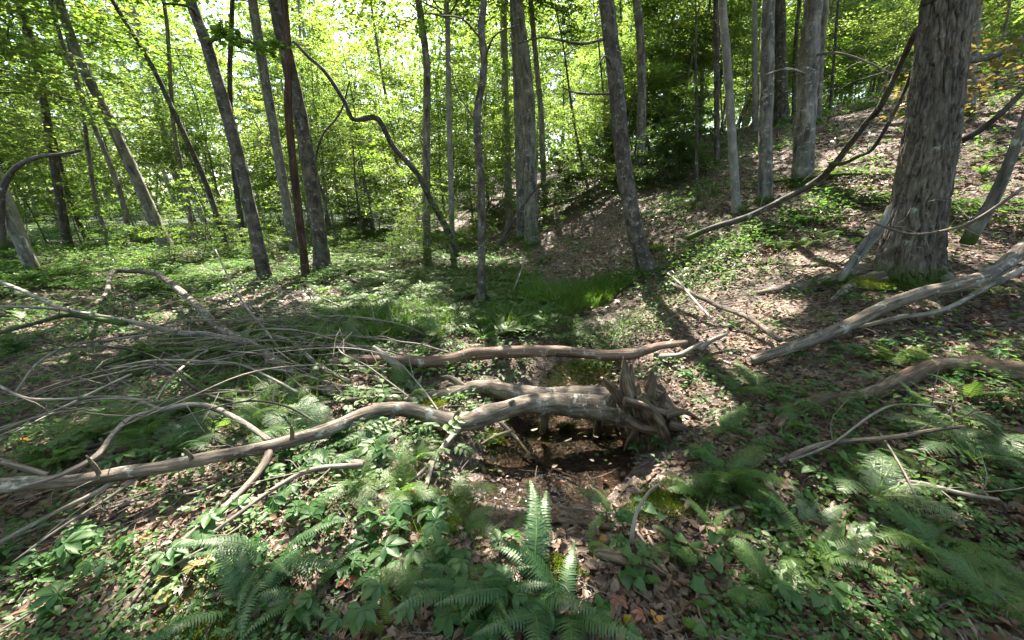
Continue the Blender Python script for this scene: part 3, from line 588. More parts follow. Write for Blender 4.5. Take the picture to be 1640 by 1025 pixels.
def stick(name, pts, mat, label, cat='branch', group=None, seg=8, tw=0, rough=.12, wob=0., L=(.1, .4), up=.2, parent=None, twr=.004, rfreq=14, seed=1):
    mb, C, rc = px_mesh(pts, mat, seg, rough, wob, rfreq, seed=seed)
    if tw: side_twigs(mb, C, rc, tw, L, twr, up)
    o0 = C[0] if parent is None else np.array(parent.location)
    o = link(name, mb.mesh(name, mat, origin=o0), parent, None if parent is not None else o0)
    if parent is None: tag(o, label, cat, group)
    elif label: o['label'] = label
    return o, C, rc
def hs(seq, w0, w1, h0, h1, md='h'):
    n = len(seq); return [(x, y, w0 + (w1 - w0) * i / (n - 1), (md, h0 + (h1 - h0) * i / (n - 1))) for i, (x, y) in enumerate(seq)]
yb = 10.5
stick('leaning_stem', hs([(735, 410), (716, 368), (690, 320), (668, 278), (630, 235), (612, 200), (598, 188), (566, 191), (550, 160), (520, 115), (495, 92), (470, 66)], 11, 5, yb, yb - 1.0, 'y'), 'bark_dark',
      'dark hooked bare stem arching up and left from the centre', 'stem', tw=6, L=(.4, 1.2))
stick('leaning_stem', hs([(6, 400), (2, 330), (10, 290), (30, 265), (60, 252), (100, 247), (130, 240)], 9, 4, 6, 6.6, 'y'), 'bark_dark', 'dark thin stem arching to the right at the left edge', 'stem', tw=5, L=(.2, .7))
stick('dead_branch', hs([(1100, 382), (1140, 365), (1195, 348), (1250, 322), (1300, 295), (1330, 270), (1355, 240), (1385, 200), (1410, 170), (1435, 120), (1455, 75), (1468, 48)], 9, 9, 6.6, 4.4, 'y'), 'bark_dark',
      'long dark dead branch slanting up the slope to the furrowed tree', 'branch', tw=14, L=(.3, .9))
stick('dead_branch', hs([(1330, 262), (1350, 262), (1375, 250), (1400, 235), (1440, 165), (1462, 110)], 6, 5, 5.5, 4.5, 'y'), 'bark_dark', 'shorter dark branch close beside the long slanting one', 'branch', tw=8, L=(.2, .7))
stick('leaning_stem', hs([(1550, 388), (1565, 360), (1590, 320), (1612, 270), (1640, 195), (1660, 130)], 20, 9, 3.9, 3.6, 'y'), 'bark_grey', 'mossy footed young stem leaning right beyond the furrowed tree', 'stem', tw=4, L=(.3, .8))
stick('dead_branch', hs([(1395, 355), (1460, 375), (1530, 365), (1575, 345), (1640, 300)], 4, 5, 3.3, 2.8, 'y'), 'wood_dead', 'thin pale twig crossing in front of the furrowed trunk', 'branch', tw=10, L=(.15, .5))
stick('dead_branch', hs([(840, 350), (880, 330), (920, 318), (960, 300)], 5, 4, .2, .25), 'wood_dead', 'fallen limb lying on the sunlit far slope', 'branch', tw=3)
stick('dead_branch', hs([(1240, 290), (1290, 285), (1340, 280), (1380, 278)], 4, 3, .15, .4), 'bark_dark', 'dark stick lying across the slope below the thick grey trunk', 'branch', tw=5)
stick('dead_branch', hs([(795, 400), (815, 365), (830, 340), (860, 300)], 6, 3, 9.5, 9.6, 'y'), 'bark_dark', 'thin dark sapling leaning right before the flared grey trunk', 'stem', tw=5, L=(.3, .8))
sap = root('tree', PY(640, 395, 10), 'slim bare sapling left of the hooked stem', 'tree')
for k, (a, w) in enumerate((([(520, 390), (522, 330), (505, 270), (515, 220), (545, 180), (560, 130)], 5), ([(580, 380), (570, 300), (565, 230)], 4), ([(600, 370), (585, 290), (575, 240)], 3))):
    e = root('young_tree', PY(*a[0], 12), ['slender sapling with crooked stem right of the stout mottled trunk', 'thin straight sapling left of the hooked stem', 'thinnest sapling under the arch of the hooked stem'][k], 'sapling')
    mb, C, rc = px_mesh(hs(a, w, w * .5, 12, 12, 'y'), 'bark_dark', 6, .1); side_twigs(mb, C, rc, 6, (.4, 1.2), .008)
    link('trunk', mb.mesh('trunk', 'bark_dark', origin=np.array(e.location)), e)
bpy.data.objects.remove(sap)

# ------------------------------------------------------------------ the fallen tree across the creek
def fallen_tree():
    seq = [(1040, 672, 44, .02), (1010, 662, 52, .05), (975, 655, 50, .07), (930, 650, 43, .10), (870, 645, 38, .13), (825, 652, 36, .12), (775, 667, 33, .08), (740, 678, 30, .08), (690, 666, 27, .11), (640, 656, 26, .14), (590, 663, 26, .15), (520, 690, 25, .17),
           (440, 713, 24, .19), (360, 728, 22, .20), (280, 744, 23, .21), (150, 765, 24, .2), (60, 773, 25, .2), (-80, 784, 26, .2)]
    pts = [(x, y, w, ('z', z)) for x, y, w, z in seq]
    b = PZ(1035, 660, -.1); e = root('fallen_tree', b, 'long bare grey brown fallen tree spanning the creek from its root stump', 'fallen tree')
    pts = [(x, y, w * .86, zz) for x, y, w, zz in pts]; mb, C, rc = px_mesh(pts, 'wood_log', 28, .17, .0, 16, n=300)
    for i, az, l in ((38, .6, .12), (66, -1.2, .07), (92, 1.4, .05), (128, .9, .10), (160, -.5, .06), (205, 1.1, .14), (240, .3, .10), (262, 1.3, .2)):
        c = C[i]; d = np.array([math.sin(az) * .4, -.4, .9 if az > 0 else -.2]); d /= np.linalg.norm(d); tube(mb, [c, c + d * (rc[i] + l * .4), c + d * (rc[i] + l)], [rc[i] * .5, rc[i] * .35, .004], 8, 10, 0, .35, 30)
    link('trunk', mb.mesh('trunk', 'wood_log', origin=b), e)
    # second stem of the same root, behind
    s2 = [(985, 640, 40, -.0), (930, 632, 34, .02), (870, 634, 30, .0), (800, 624, 30, .0), (760, 622, 30, .0), (735, 630, 26, -.02), (690, 637, 20, -.0), (640, 642, 20, .0), (560, 636, 16, .02), (500, 622, 11, .05), (430, 612, 8, .1)]
    mb, C2, rc2 = px_mesh([(x, y, w * .9, ('z', z)) for x, y, w, z in s2], 'wood_log', 20, .2, 0, 14, n=160)
    kb = PZ(745, 622, .02); tube(mb, [kb, PZ(722, 606, .08), PZ(705, 603, .12)], [.05, .035, .008], 8, 10, 0, .3)
    link('second_stem', mb.mesh('second_stem', 'wood_log', origin=b), e)
    limbs = [
        (hs([(738, 680), (722, 702), (696, 735), (682, 780), (660, 830), (628, 880), (608, 915)], 10, 5, .08, -.05, 'z'), 'wood_dead'),
        (hs([(705, 722), (665, 765), (610, 795), (560, 830)], 6, 3, .04, .02, 'z'), 'wood_dead'),
        (hs([(436, 715), (420, 748), (392, 782), (340, 830), (292, 868), (240, 925), (190, 990), (150, 1040)], 13, 8, .18, .04, 'z'), 'wood_log'),
        (hs([(431, 706), (390, 677), (343, 654), (308, 648), (258, 656), (211, 669), (183, 693), (156, 728), (109, 755), (51, 775), (-20, 790)], 9, 7, .2, .3, 'z'), 'wood_dead'),
        (hs([(258, 656), (211, 638), (156, 636), (86, 640), (31, 634), (-30, 600)], 5, 4, .28, .3, 'z'), 'wood_dead'),
        (hs([(75, 762), (40, 750), (-10, 736)], 10, 8, .2, .3, 'z'), 'wood_log'),
        (hs([(215, 750), (160, 785), (90, 820), (0, 868), (-60, 900)], 8, 5, .18, .1, 'z'), 'wood_dead'),
        (hs([(240, 752), (170, 800), (90, 850), (20, 900)], 5, 3, .18, .08, 'z'), 'wood_dead'),
        (hs([(868, 650), (872, 675), (868, 695)], 16, 9, .05, -.2, 'z'), 'wood_rot'),
        (hs([(960, 660), (955, 690), (948, 715)], 12, 6, -.02, -.3, 'z'), 'wood_rot'),
        (hs([(300, 865), (262, 925), (225, 985), (200, 1040)], 7, 5, .06, .05, 'z'), 'wood_dead'),
        (hs([(290, 872), (235, 905), (190, 955), (178, 1010)], 6, 4, .06, .03, 'z'), 'wood_dead'),
    ]
    for i, (p, m) in enumerate(limbs): 
        o, _, _ = stick('limb', p, m, None, parent=e, tw=(3 if p[0][2] < 11 and m == 'wood_dead' else 1 if m == 'wood_log' else 0), L=(.08, .3), twr=.003)
    # rotten root stump with jagged prongs
    YS = PZ(985, 655, .06)[1] - .10
    ms = MB(); st = [(1012, 622, 40), (1026, 648, 84), (1040, 684, 104), (1056, 725, 98), (1082, 775, 66), (1100, 800, 40)]
    Q = [PY(x, y, YS + .03 * i) for i, (x, y, _) in enumerate(st)]; rr = [rad(q, w) * .93 for q, (_, _, w) in zip(Q, st)]
    tube(ms, Q, rr, 120, 170, 0, .30, 9, ridge=(26, .026, .16), seed=7)
    link('root_stump', ms.mesh('root_stump', 'wood_rot', origin=b), e)
    prongs = [([(1006, 645), (1003, 615), (1001, 590), (998, 572)], (30, 3)), ([(1036, 640), (1040, 620), (1044, 604), (1043, 594)], (26, 3)), ([(1000, 645), (985, 626), (972, 612), (966, 605)], (26, 3)),
              ([(1018, 645), (1020, 622), (1022, 612)], (22, 3)), ([(1012, 640), (1011, 605), (1010, 582)], (16, 2)), ([(1052, 650), (1062, 635), (1066, 628)], (18, 3))]
    for a, w in prongs:
        mp = MB(); Q = [PY(x, y, YS - .04) for x, y in a]; tube(mp, Q, [rad(q, x) for q, x in zip(Q, np.linspace(w[0], w[1], len(Q)))], 16, 40, 0, .35, 22, ridge=(60, .004, .12), seed=int(a[0][0])); link('prong', mp.mesh('prong', 'wood_rot', origin=b), e)
    for a, w in (([(1060, 700), (1080, 735), (1098, 760), (1118, 790)], (24, 6)), ([(1050, 700), (1042, 735), (1048, 770)], (22, 5)), ([(1070, 680), (1100, 690), (1130, 715), (1150, 735)], (18, 5)), ([(1065, 665), (1095, 660), (1120, 672)], (16, 5)), ([(1020, 690), (1008, 705), (1000, 722)], (14, 3)), ([(1072, 712), (1100, 742), (1120, 752)], (12, 4)),
                  ([(1030, 695), (1028, 720), (1020, 745)], (10, 3)), ([(1060, 720), (1062, 760), (1075, 790)], (16, 4)), ([(1000, 668), (1020, 682), (1050, 690)], (18, 14)), ([(1000, 642), (1030, 650), (1065, 662)], (16, 10))):
        mp = MB(); Q = [PY(x, y, YS - .13) for x, y in a]; tube(mp, Q, [rad(q, x) for q, x in zip(Q, np.linspace(w[0], w[1], len(Q)))], 12, 26, 0, .28, 18, seed=int(a[1][0])); link('root', mp.mesh('root', 'wood_rot', origin=b), e)
fallen_tree()

# the farther pole log and its prop
stick('log', [(x, y, w, ('z', z)) for x, y, w, z in ((528, 582, 12, .12), (560, 574, 14, .12), (620, 578, 18, .12), (700, 579, 19, .12), (740, 572, 20, .13), (770, 567, 20, .14), (860, 562, 17, .16), (960, 568, 18, .15), (1010, 567, 17, .15), (1050, 556, 14, .2), (1100, 549, 10, .25))], 'wood_redrot',
      'weathered reddish log lying across the creek behind the fallen tree', 'log', seg=16, rough=.2)
stick('broken_pole', [(598, 555, 5, ('z', .3)), (615, 570, 12, ('z', .22)), (636, 588, 14, ('z', .12)), (655, 615, 10, ('z', .05)), (668, 632, 6, ('z', .0))], 'wood_dead', 'splintered grey pole leaning on the left end of the reddish log', 'branch', seg=10, rough=.2)
stick('branch_stub', hs([(1050, 572), (1085, 570), (1105, 560), (1125, 548)], 12, 5, .08, .2), 'wood_dead', 'short pale branch end at the right tip of the reddish log', 'branch', seg=10)
ms = MB(); b = PZ(802, 612, -.2); Q = [PY(x, y, b[1]) for x, y in ((800, 622), (799, 600), (802, 575))]; tube(ms, Q, [rad(q, w) for q, w in zip(Q, (26, 22, 30))], 20, 24, 0, .4, 14, ridge=(30, .01, .2))
tag(link('tree_stump', ms.mesh('tree_stump', 'wood_rot', origin=b), None, b), 'short rotten brown stump propping up the reddish log', 'stump')

# logs and branches on the right bank
stick('log', hs([(1205, 578), (1240, 566), (1285, 550), (1330, 533), (1370, 515), (1410, 495), (1440, 482), (1475, 470), (1508, 463), (1550, 453), (1590, 437), (1625, 410), (1670, 370)], 17, 22, .10, .42), 'wood_log', 'long grey limb with a sawn looking end slanting up below the furrowed tree', 'log', seg=18, rough=.08)
stick('log', hs([(1335, 520), (1380, 522), (1440, 508), (1500, 500), (1545, 480), (1580, 460), (1640, 430)], 6, 9, .05, .2), 'wood_dead', 'darker limb lying just beneath the long grey one', 'log', seg=12, rough=.15, tw=4)
stick('log', hs([(1245, 690), (1270, 660), (1320, 643), (1380, 638), (1430, 618), (1470, 600), (1500, 588), (1560, 585), (1600, 590), (1670, 598)], 22, 30, .0, .08), 'wood_rot', 'mossy rotting log half sunk in leaves on the right bank', 'log', seg=22, rough=.3)
stick('dead_branch', hs([(1250, 742), (1275, 728), (1320, 712), (1380, 705), (1430, 700), (1490, 690), (1545, 683)], 12, 4, .05, .2), 'wood_log', 'brown branch lying below the rotting log among ferns', 'branch', tw=6, L=(.1, .35))
stick('dead_branch', hs([(1265, 738), (1330, 712), (1400, 662), (1440, 648), (1500, 652)], 4, 3, .1, .2), 'wood_dead', 'thin bent twig arching above the brown branch', 'branch', tw=3)
stick('dead_branch', hs([(1075, 455), (1110, 470), (1150, 490), (1200, 510), (1250, 545)], 6, 9, .35, .12), 'wood_log', 'dark crooked branch pointing down the bank to the long grey limb', 'branch', tw=10, L=(.15, .5))
stick('dead_branch', hs([(1070, 438), (1090, 455), (1120, 490), (1140, 510)], 3, 4, .5, .3), 'wood_pale', 'pale spindly branch in the sunny bushes above the creek', 'branch', tw=8, L=(.15, .5))
stick('dead_branch', hs([(1120, 560), (1140, 545), (1165, 535)], 10, 5, .08, .15), 'wood_pale', 'bleached branch stub in the sunny leaves right of the reddish log', 'branch')
stick('dead_branch', hs([(1425, 770), (1480, 775), (1540, 790), (1600, 800)], 8, 5, .06, .1), 'wood_pale', 'pale bent stick among the ferns near the right edge', 'branch', tw=4)
stick('dead_branch', hs([(1410, 695), (1430, 725), (1450, 760), (1470, 800)], 3, 3, .12, .12), 'wood_dead', 'thin straight twig pointing down from the brown branch', 'branch')
stick('dead_branch', hs([(1012, 870), (1014, 845), (1022, 815), (1038, 790), (1055, 775)], 8, 4, .02, .32), 'wood_pale', 'small white stick standing up from the creek edge', 'branch', rough=.3)
stick('dead_branch', hs([(500, 745), (540, 738), (580, 742)], 14, 10, .04, .1), 'wood_dead', 'short thick dead limb right under the fallen tree', 'branch', seg=10, rough=.3)
stick('dead_branch', hs([(580, 745), (500, 752), (440, 782), (380, 825), (330, 860)], 9, 5, .12, .06), 'wood_dead', 'dead limb slanting from under the fallen tree to lower left', 'branch', tw=5)
stick('dead_branch', hs([(800, 675), (825, 700), (850, 730), (880, 750)], 7, 4, .12, .02), 'wood_pale', 'pinkish pale branch dropping into the creek bed', 'branch', tw=3, L=(.1, .25))
stick('dead_branch', hs([(850, 725), (875, 745), (930, 770)], 5, 4, .04, .03), 'wood_rot', 'dark wet stick lying in the creek bed', 'branch')
stick('dead_branch', hs([(820, 690), (790, 700), (770, 712)], 6, 4, .1, .05), 'wood_dead', 'short stick beside the pinkish branch at the creek', 'branch')
stick('dead_branch', [(952, 888, 4, ('h', .02)), (962, 886, 22, ('h', .03)), (1000, 895, 30, ('h', .04)), (1040, 910, 22, ('h', .04)), (1068, 922, 4, ('h', .04))], 'wood_rot', 'broad brown slab of rotten wood lying in the foreground leaves', 'wood', seg=12, rough=.35)
stick('dead_branch', hs([(830, 830), (880, 832), (930, 838), (980, 845)], 12, 12, .01, .03), 'wood_rot', 'dark wet log lying at the near edge of the pool', 'log', seg=10, rough=.2)

# brush pile at left
BR = [([(468, 598), (410, 556), (351, 525), (324, 498), (289, 466), (250, 439), (211, 434), (180, 437), (170, 470), (140, 494)], 14, 5, .08, .55, 'wood_log', 'thickest bare branch of the pile, arching up over the left brush'),
      ([(390, 548), (332, 536), (289, 533), (234, 521), (195, 513), (148, 505), (98, 494), (47, 470), (-10, 447)], 11, 5, .2, .5, 'wood_dead', 'smooth grey branch reaching to the left edge below the arching one'),
      ([(200, 519), (148, 509), (105, 505), (59, 517), (-10, 536)], 9, 5, .35, .4, 'bark_dark', 'dark branch bending down to the left edge'),
      ([(110, 496), (50, 492), (-10, 491)], 5, 4, .45, .5, 'wood_dead', 'level thin branch at the left edge'),
      ([(468, 561), (390, 559), (332, 560), (273, 560), (219, 568), (150, 590)], 10, 5, .12, .25, 'bark_dark', 'straight dark branch lying level in the brush pile'),
      ([(560, 612), (507, 583), (461, 544), (414, 538), (382, 554), (343, 558), (308, 576), (273, 607), (250, 642)], 7, 3, .08, .2, 'wood_dead', 'pale wavy branch humped in the middle of the brush'),
      ([(476, 628), (429, 603), (382, 583), (332, 579), (250, 577), (176, 589)], 4, 3, .15, .2, 'wood_pale', 'whitish arc of a twig over the brush'),
      ([(289, 530), (144, 548), (113, 552), (62, 580), (23, 630)], 4, 3, .3, .3, 'wood_dead', 'thin twig curving down to lower left'),
      ([(211, 599), (129, 638), (23, 693)], 4, 3, .25, .15, 'wood_pale', 'straight whitish twig slanting to lower left'),
      ([(560, 622), (480, 600), (440, 592), (400, 590)], 6, 3, .06, .15, 'wood_dead', 'short grey twig near the splintered pole'),
      ([(0, 690), (80, 660), (150, 640), (240, 640)], 4, 3, .2, .3, 'wood_dead', 'thin twig lying above the fallen tree at left'),
      ([(620, 640), (560, 640), (500, 652), (420, 668)], 9, 5, .05, .1, 'wood_log', 'dead limb parallel and close behind the fallen tree'),
      ([(600, 625), (540, 618), (470, 625), (400, 640)], 6, 3, .08, .12, 'wood_dead', 'grey limb behind the parallel one'),
      ([(820, 470), (832, 440), (842, 410)], 3, 2, .1, .6, 'wood_dead', 'upright dead twig right of the crooked centre trunk'),
      ([(490, 510), (497, 480), (492, 470)], 3, 2, .05, .3, 'wood_pale', 'forked white twig standing in the green herbs'),
      ([(450, 560), (380, 470), (345, 400)], 4, 2, .1, .9, 'wood_dead', 'long thin twig rising left from the thickest branch')]
for a, w0, w1, h0, h1, m, lab in BR: stick('dead_branch', hs(a, w0, w1, h0, h1), m, lab, 'branch', 'bare branches in the brush pile', tw=7 if w0 > 5 else 3, L=(.15, .6))
g2 = np.random.default_rng(4)
def lying(x, y, az, L, r, mat, label, group, arch=.15, cat='branch', tw=4, bend=.3):
    t = np.linspace(0, 1, 6); d = np.array([math.cos(az), math.sin(az)]); s = np.array([-d[1], d[0]]); bb = g2.normal(0, bend) * L * .5
    xy = np.array([x, y]) + d * (t * L)[:, None] + s * (bb * np.sin(t * np.pi) + g2.normal(0, .02 * L, 6))[:, None]
    z = H(xy[:, 0], xy[:, 1]) + .02 + arch * np.sin(t * np.pi * g2.uniform(.5, 1)) * L * .4
    P = np.c_[xy, z]; mb = MB(); C, rc = tube(mb, P, np.linspace(r, r * .3, 6), 6, 22, 0, .12, 20); side_twigs(mb, C, rc, tw, (.08 * L, .3 * L), r * .45, .1, g2)
    tag(link('dead_branch', mb.mesh('dead_branch', mat, origin=P[0]), None, P[0]), label + ' ' + place_words(P[3]), cat, group)
for k in range(52):
    y = g2.uniform(2.2, 5.6); x = g2.uniform(-1.0 - y * .05, -.2) - g2.uniform(0, 1) * y * .55
    lying(x, y, math.pi + g2.normal(.12, .5), g2.uniform(.9, 2.4), g2.uniform(.004, .013), ['wood_dead', 'wood_dead', 'wood_log', 'wood_pale', 'bark_dark'][k % 5], 'thin tangled branch', 'thin tangled branches of the brush pile', .42, tw=7)
for k in range(16):
    y = g2.uniform(1.3, 2.3); x = g2.uniform(-2.3, -.7)
    lying(x, y, R(215) + g2.normal(0, .25), g2.uniform(.5, 1.1), g2.uniform(.003, .008), 'wood_dead', 'thin grey stick', 'sticks in the lower left leaves', .12, tw=2)
for k in range(60):
    y = g2.uniform(1.1, 9); x = creek_x(y) + .7 + g2.uniform(0, 1) * y * .9
    lying(x, y, g2.uniform(0, 6.28), g2.uniform(.3, 1.3), g2.uniform(.003, .010), ['wood_log', 'wood_dead', 'bark_dark'][k % 3], 'dead stick on the bank', 'sticks on the right bank', .06, tw=3)
for k in range(30):
    y = g2.uniform(6, 16); x = g2.uniform(-.9, .1) * y
    lying(x, y, g2.uniform(0, 6.28), g2.uniform(.6, 2.2), g2.uniform(.008, .025), ['bark_dark', 'wood_dead'][k % 2], 'fallen stick in the ferns', 'sticks under the left trees', .12, tw=4)
# ------------------------------------------------------------------ understorey trees (shared meshes, each tree an object)
def sapling_variant(seed, h, cr, nb, nl, lsize, low, lmat, trunk_r, tmat):
    g = np.random.default_rng(seed); P = [np.zeros(3) - [0, 0, .3]]; d = np.array([g.normal(0, .08), g.normal(0, .08), 1])
    for k in range(6): d = d + g.normal(0, .07, 3) * [1, 1, 0]; P.append(P[-1] + d / np.linalg.norm(d) * (h + .3) / 6)
    mt = MB(); C, rc = tube(mt, P, np.linspace(trunk_r, trunk_r * .2, 7), 8, 30, 0, .1, 10)
    mc = MB()
    for k in range(nb):
        u = g.uniform(0, 1) ** .9; z = h * (low + (1 - low) * u); i = int(np.argmin(abs(C[:, 2] - z)))
        L = cr * (1.1 - .75 * u) * g.uniform(.55, 1.15); spray_branch(mc, C[i], g.uniform(0, 6.28), L, g.uniform(.05, .4), int(nl * L / cr), lsize, .006 * L + .003, flat=.12, g=g)
    return mt.mesh('trunk', tmat), mc.mesh('crown', ['twig', lmat])
V_SAP = [sapling_variant(1, 4.5, 1.7, 34, 210, .085, .25, 'leaf_mid', .025, 'bark_dark'), sapling_variant(2, 6.5, 2.2, 44, 230, .09, .2, 'leaf_far', .035, 'bark_grey'),
         sapling_variant(3, 3.0, 1.3, 18, 130, .08, .2, 'leaf_mid', .02, 'bark_dark'), sapling_variant(4, 8.0, 2.5, 56, 240, .10, .2, 'leaf_far', .05, 'bark_grey')]
V_FAR = [sapling_variant(11, 15, 3.4, 60, 260, .16, .18, 'leaf_far', .13, 'bark_grey'), sapling_variant(12, 18, 3.8, 64, 270, .17, .22, 'leaf_far', .17, 'bark_smooth'), sapling_variant(13, 12, 3.0, 56, 250, .15, .12, 'leaf_far', .10, 'bark_dark')]
V_RHO = [sapling_variant(21, 2.6, 1.5, 40, 200, .10, .08, 'leaf_dark', .03, 'bark_dark')]
def put_tree(var, x, y, sc, label, group, name='young_tree', cat='sapling'):
    hh = float(H(x, y)); far_ = math.hypot(x, y); label = ({0: 'nearer ', 1: '', 2: 'distant '}[int(far_ > 30) + int(far_ > 44)] + {0: 'grey barked ', 1: 'smooth barked ', 2: 'dark barked '}[[v is var for v in V_FAR].index(True)] if var in V_FAR else '') + {0: 'bushy ', 1: 'dense ', 2: 'little ', 3: 'taller '}.get(next((i for i, v in enumerate(V_SAP) if v is var), 9), '') + label.split(' among')[0].split(' beyond')[0].split(' in the bright')[0].split(' at the foot')[0].split(' of the woods')[0] + ' ' + place_words((x, y, hh + (2 if cat != 'shrub' else 0)))
    e = root(name, (x, y, hh), label, cat, group, (0, 0, g3.uniform(0, 6.28)), sc); link('trunk', var[0], e); link('crown', var[1], e)
g3 = np.random.default_rng(8)
def slope_zone(x, y): return x - creek_x(y) > 1.2 and y < 17 + .2 * x
n = 0
while n < 66:
    y = g3.uniform(10, 26); x = g3.uniform(-1.35, .9) * y
    if slope_zone(x, y) or y < 14: continue
    put_tree(V_SAP[g3.integers(0, 4)], x, y, g3.uniform(.75, 1.2), 'leafy young tree among the trunks of the middle woods' if x < 0 else 'leafy young tree beyond the creek bend', 'young trees of the middle woods' if x < 0 else 'young trees beyond the creek bend'); n += 1
for k in range(60):
    y = g3.uniform(17, 36); x = g3.uniform(.35, 1.45) * y
    put_tree(V_SAP[g3.integers(0, 4)], x, y, g3.uniform(.8, 1.3), 'sunlit leafy young tree beyond the crest of the hill', 'young trees beyond the hill crest')
for k in range(110):
    y = g3.uniform(22, 62); x = g3.uniform(-1.5, 1.5) * y
    put_tree(V_FAR[g3.integers(0, 3)], x, y, g3.uniform(.75, 1.25), 'tall tree in the bright far woods' + (' beyond the hill' if x > .3 * y else ' at the left' if x < -.3 * y else ' at the centre'),
             'trees of the far woods' + (' beyond the hill' if x > .3 * y else ' at the left' if x < -.3 * y else ' at the centre'), 'tree', 'tree')
for k in range(46):
    a = g3.uniform(-1.0, 1.0) * 2.3; r = g3.uniform(6, 26); x = r * math.sin(a) ; y = -r * math.cos(a) + 1
    if y > -1 and abs(x) < 11: continue
    put_tree(V_FAR[g3.integers(0, 3)], x, y, g3.uniform(.8, 1.1), 'tall tree of the woods round the clearing', 'trees of the near woods all round', 'tree', 'tree')
for px, py, v, sc in ((940, 335, 2, .8), (905, 300, 0, .6), (1060, 270, 2, .9), (1000, 240, 0, .8), (1130, 215, 0, .8), (1085, 250, 2, .9), (1200, 190, 0, .9), (1090, 190, 1, .8), (960, 250, 1, .8), (1330, 170, 0, .8), (1400, 170, 1, .7), (1450, 165, 1, .8), (1230, 185, 1, .8), (1600, 140, 1, .9), (760, 400, 2, .7), (700, 395, 2, .8), (880, 385, 2, .55), (640, 400, 2, .7), (560, 395, 2, .8), (340, 395, 2, .9), (130, 395, 2, .9), (30, 400, 2, .9)):
    p = G(px, py)
    if np.linalg.norm(p[:2]) > 34: p = CAM + ray(px, py) * 24
    put_tree(V_SAP[v], p[0], p[1], sc, 'leafy young tree', 'young trees by the slope and creek bend')
for px, py in ((910, 285), (980, 300), (1030, 300), (1090, 290), (1080, 240), (1060, 230), (930, 330), (1110, 260), (760, 365), (800, 360), (700, 370), (640, 372), (560, 380), (880, 350), (930, 270), (960, 300), (1000, 230), (1060, 300), (1050, 215), (1110, 200), (600, 375), (780, 340)):
    p = G(px, py); put_tree(V_RHO[0], p[0], p[1], g3.uniform(.6, 1.1), 'dark leaved evergreen shrub at the foot of the far slope', 'evergreen shrubs by the far slope', 'shrub', 'shrub')
def far_woods():
    g = np.random.default_rng(3); mb = MB(); n = 110000
    a = g.uniform(-1.1, 1.1, n); r = g.uniform(55, 90, n); x = r * np.sin(a); y = r * np.cos(a)
    cl = vnoise(np.c_[x * .12, y * .12, np.zeros(n)], 6); h = 36; z = H(x, y) + g.uniform(0, 1, n) ** 1.2 * h * (1 + .3 * cl)
    ok = vnoise(np.c_[x * .25, y * .25, z * .3], 9) > -.35; P = np.c_[x, y, z][ok]; c = len(P)
    leafcloud(mb, P, g.normal(0, 1, (c, 3)), np.array([0, 0, 1.]) + g.normal(0, .8, (c, 3)), g.uniform(.5, 1.0, c))
    tag(link('distant_foliage', mb.mesh('distant_foliage', 'leaf_far', bark=False)), 'mass of bright green foliage closing off the far woods', None, None, 'stuff')
far_woods()

for k in range(30):
    y = g3.uniform(8.5, 14.5); x = g3.uniform(-1.1, .02) * y
    put_tree(V_SAP[2], x, y, g3.uniform(.28, .6), 'leafy young tree', 'knee to head high saplings of the left floor')
for x, y in ((3.4, 17), (4.8, 18.5), (6.2, 17.5), (7.4, 19.5), (8.8, 19), (5.6, 21), (10.5, 21)):
    put_tree(V_FAR[int(g3.integers(0, 3))], x, y, g3.uniform(.7, .95), 'tall tree', 'tall trees along the hill crest', 'tree', 'tree')
for k in range(14):
    y = g3.uniform(19, 32); x = g3.uniform(-.75, .3) * y
    put_tree(V_SAP[(1, 3)[k % 2]], x, y, g3.uniform(1.2, 1.7), 'leafy young tree', 'taller young trees of the middle woods')
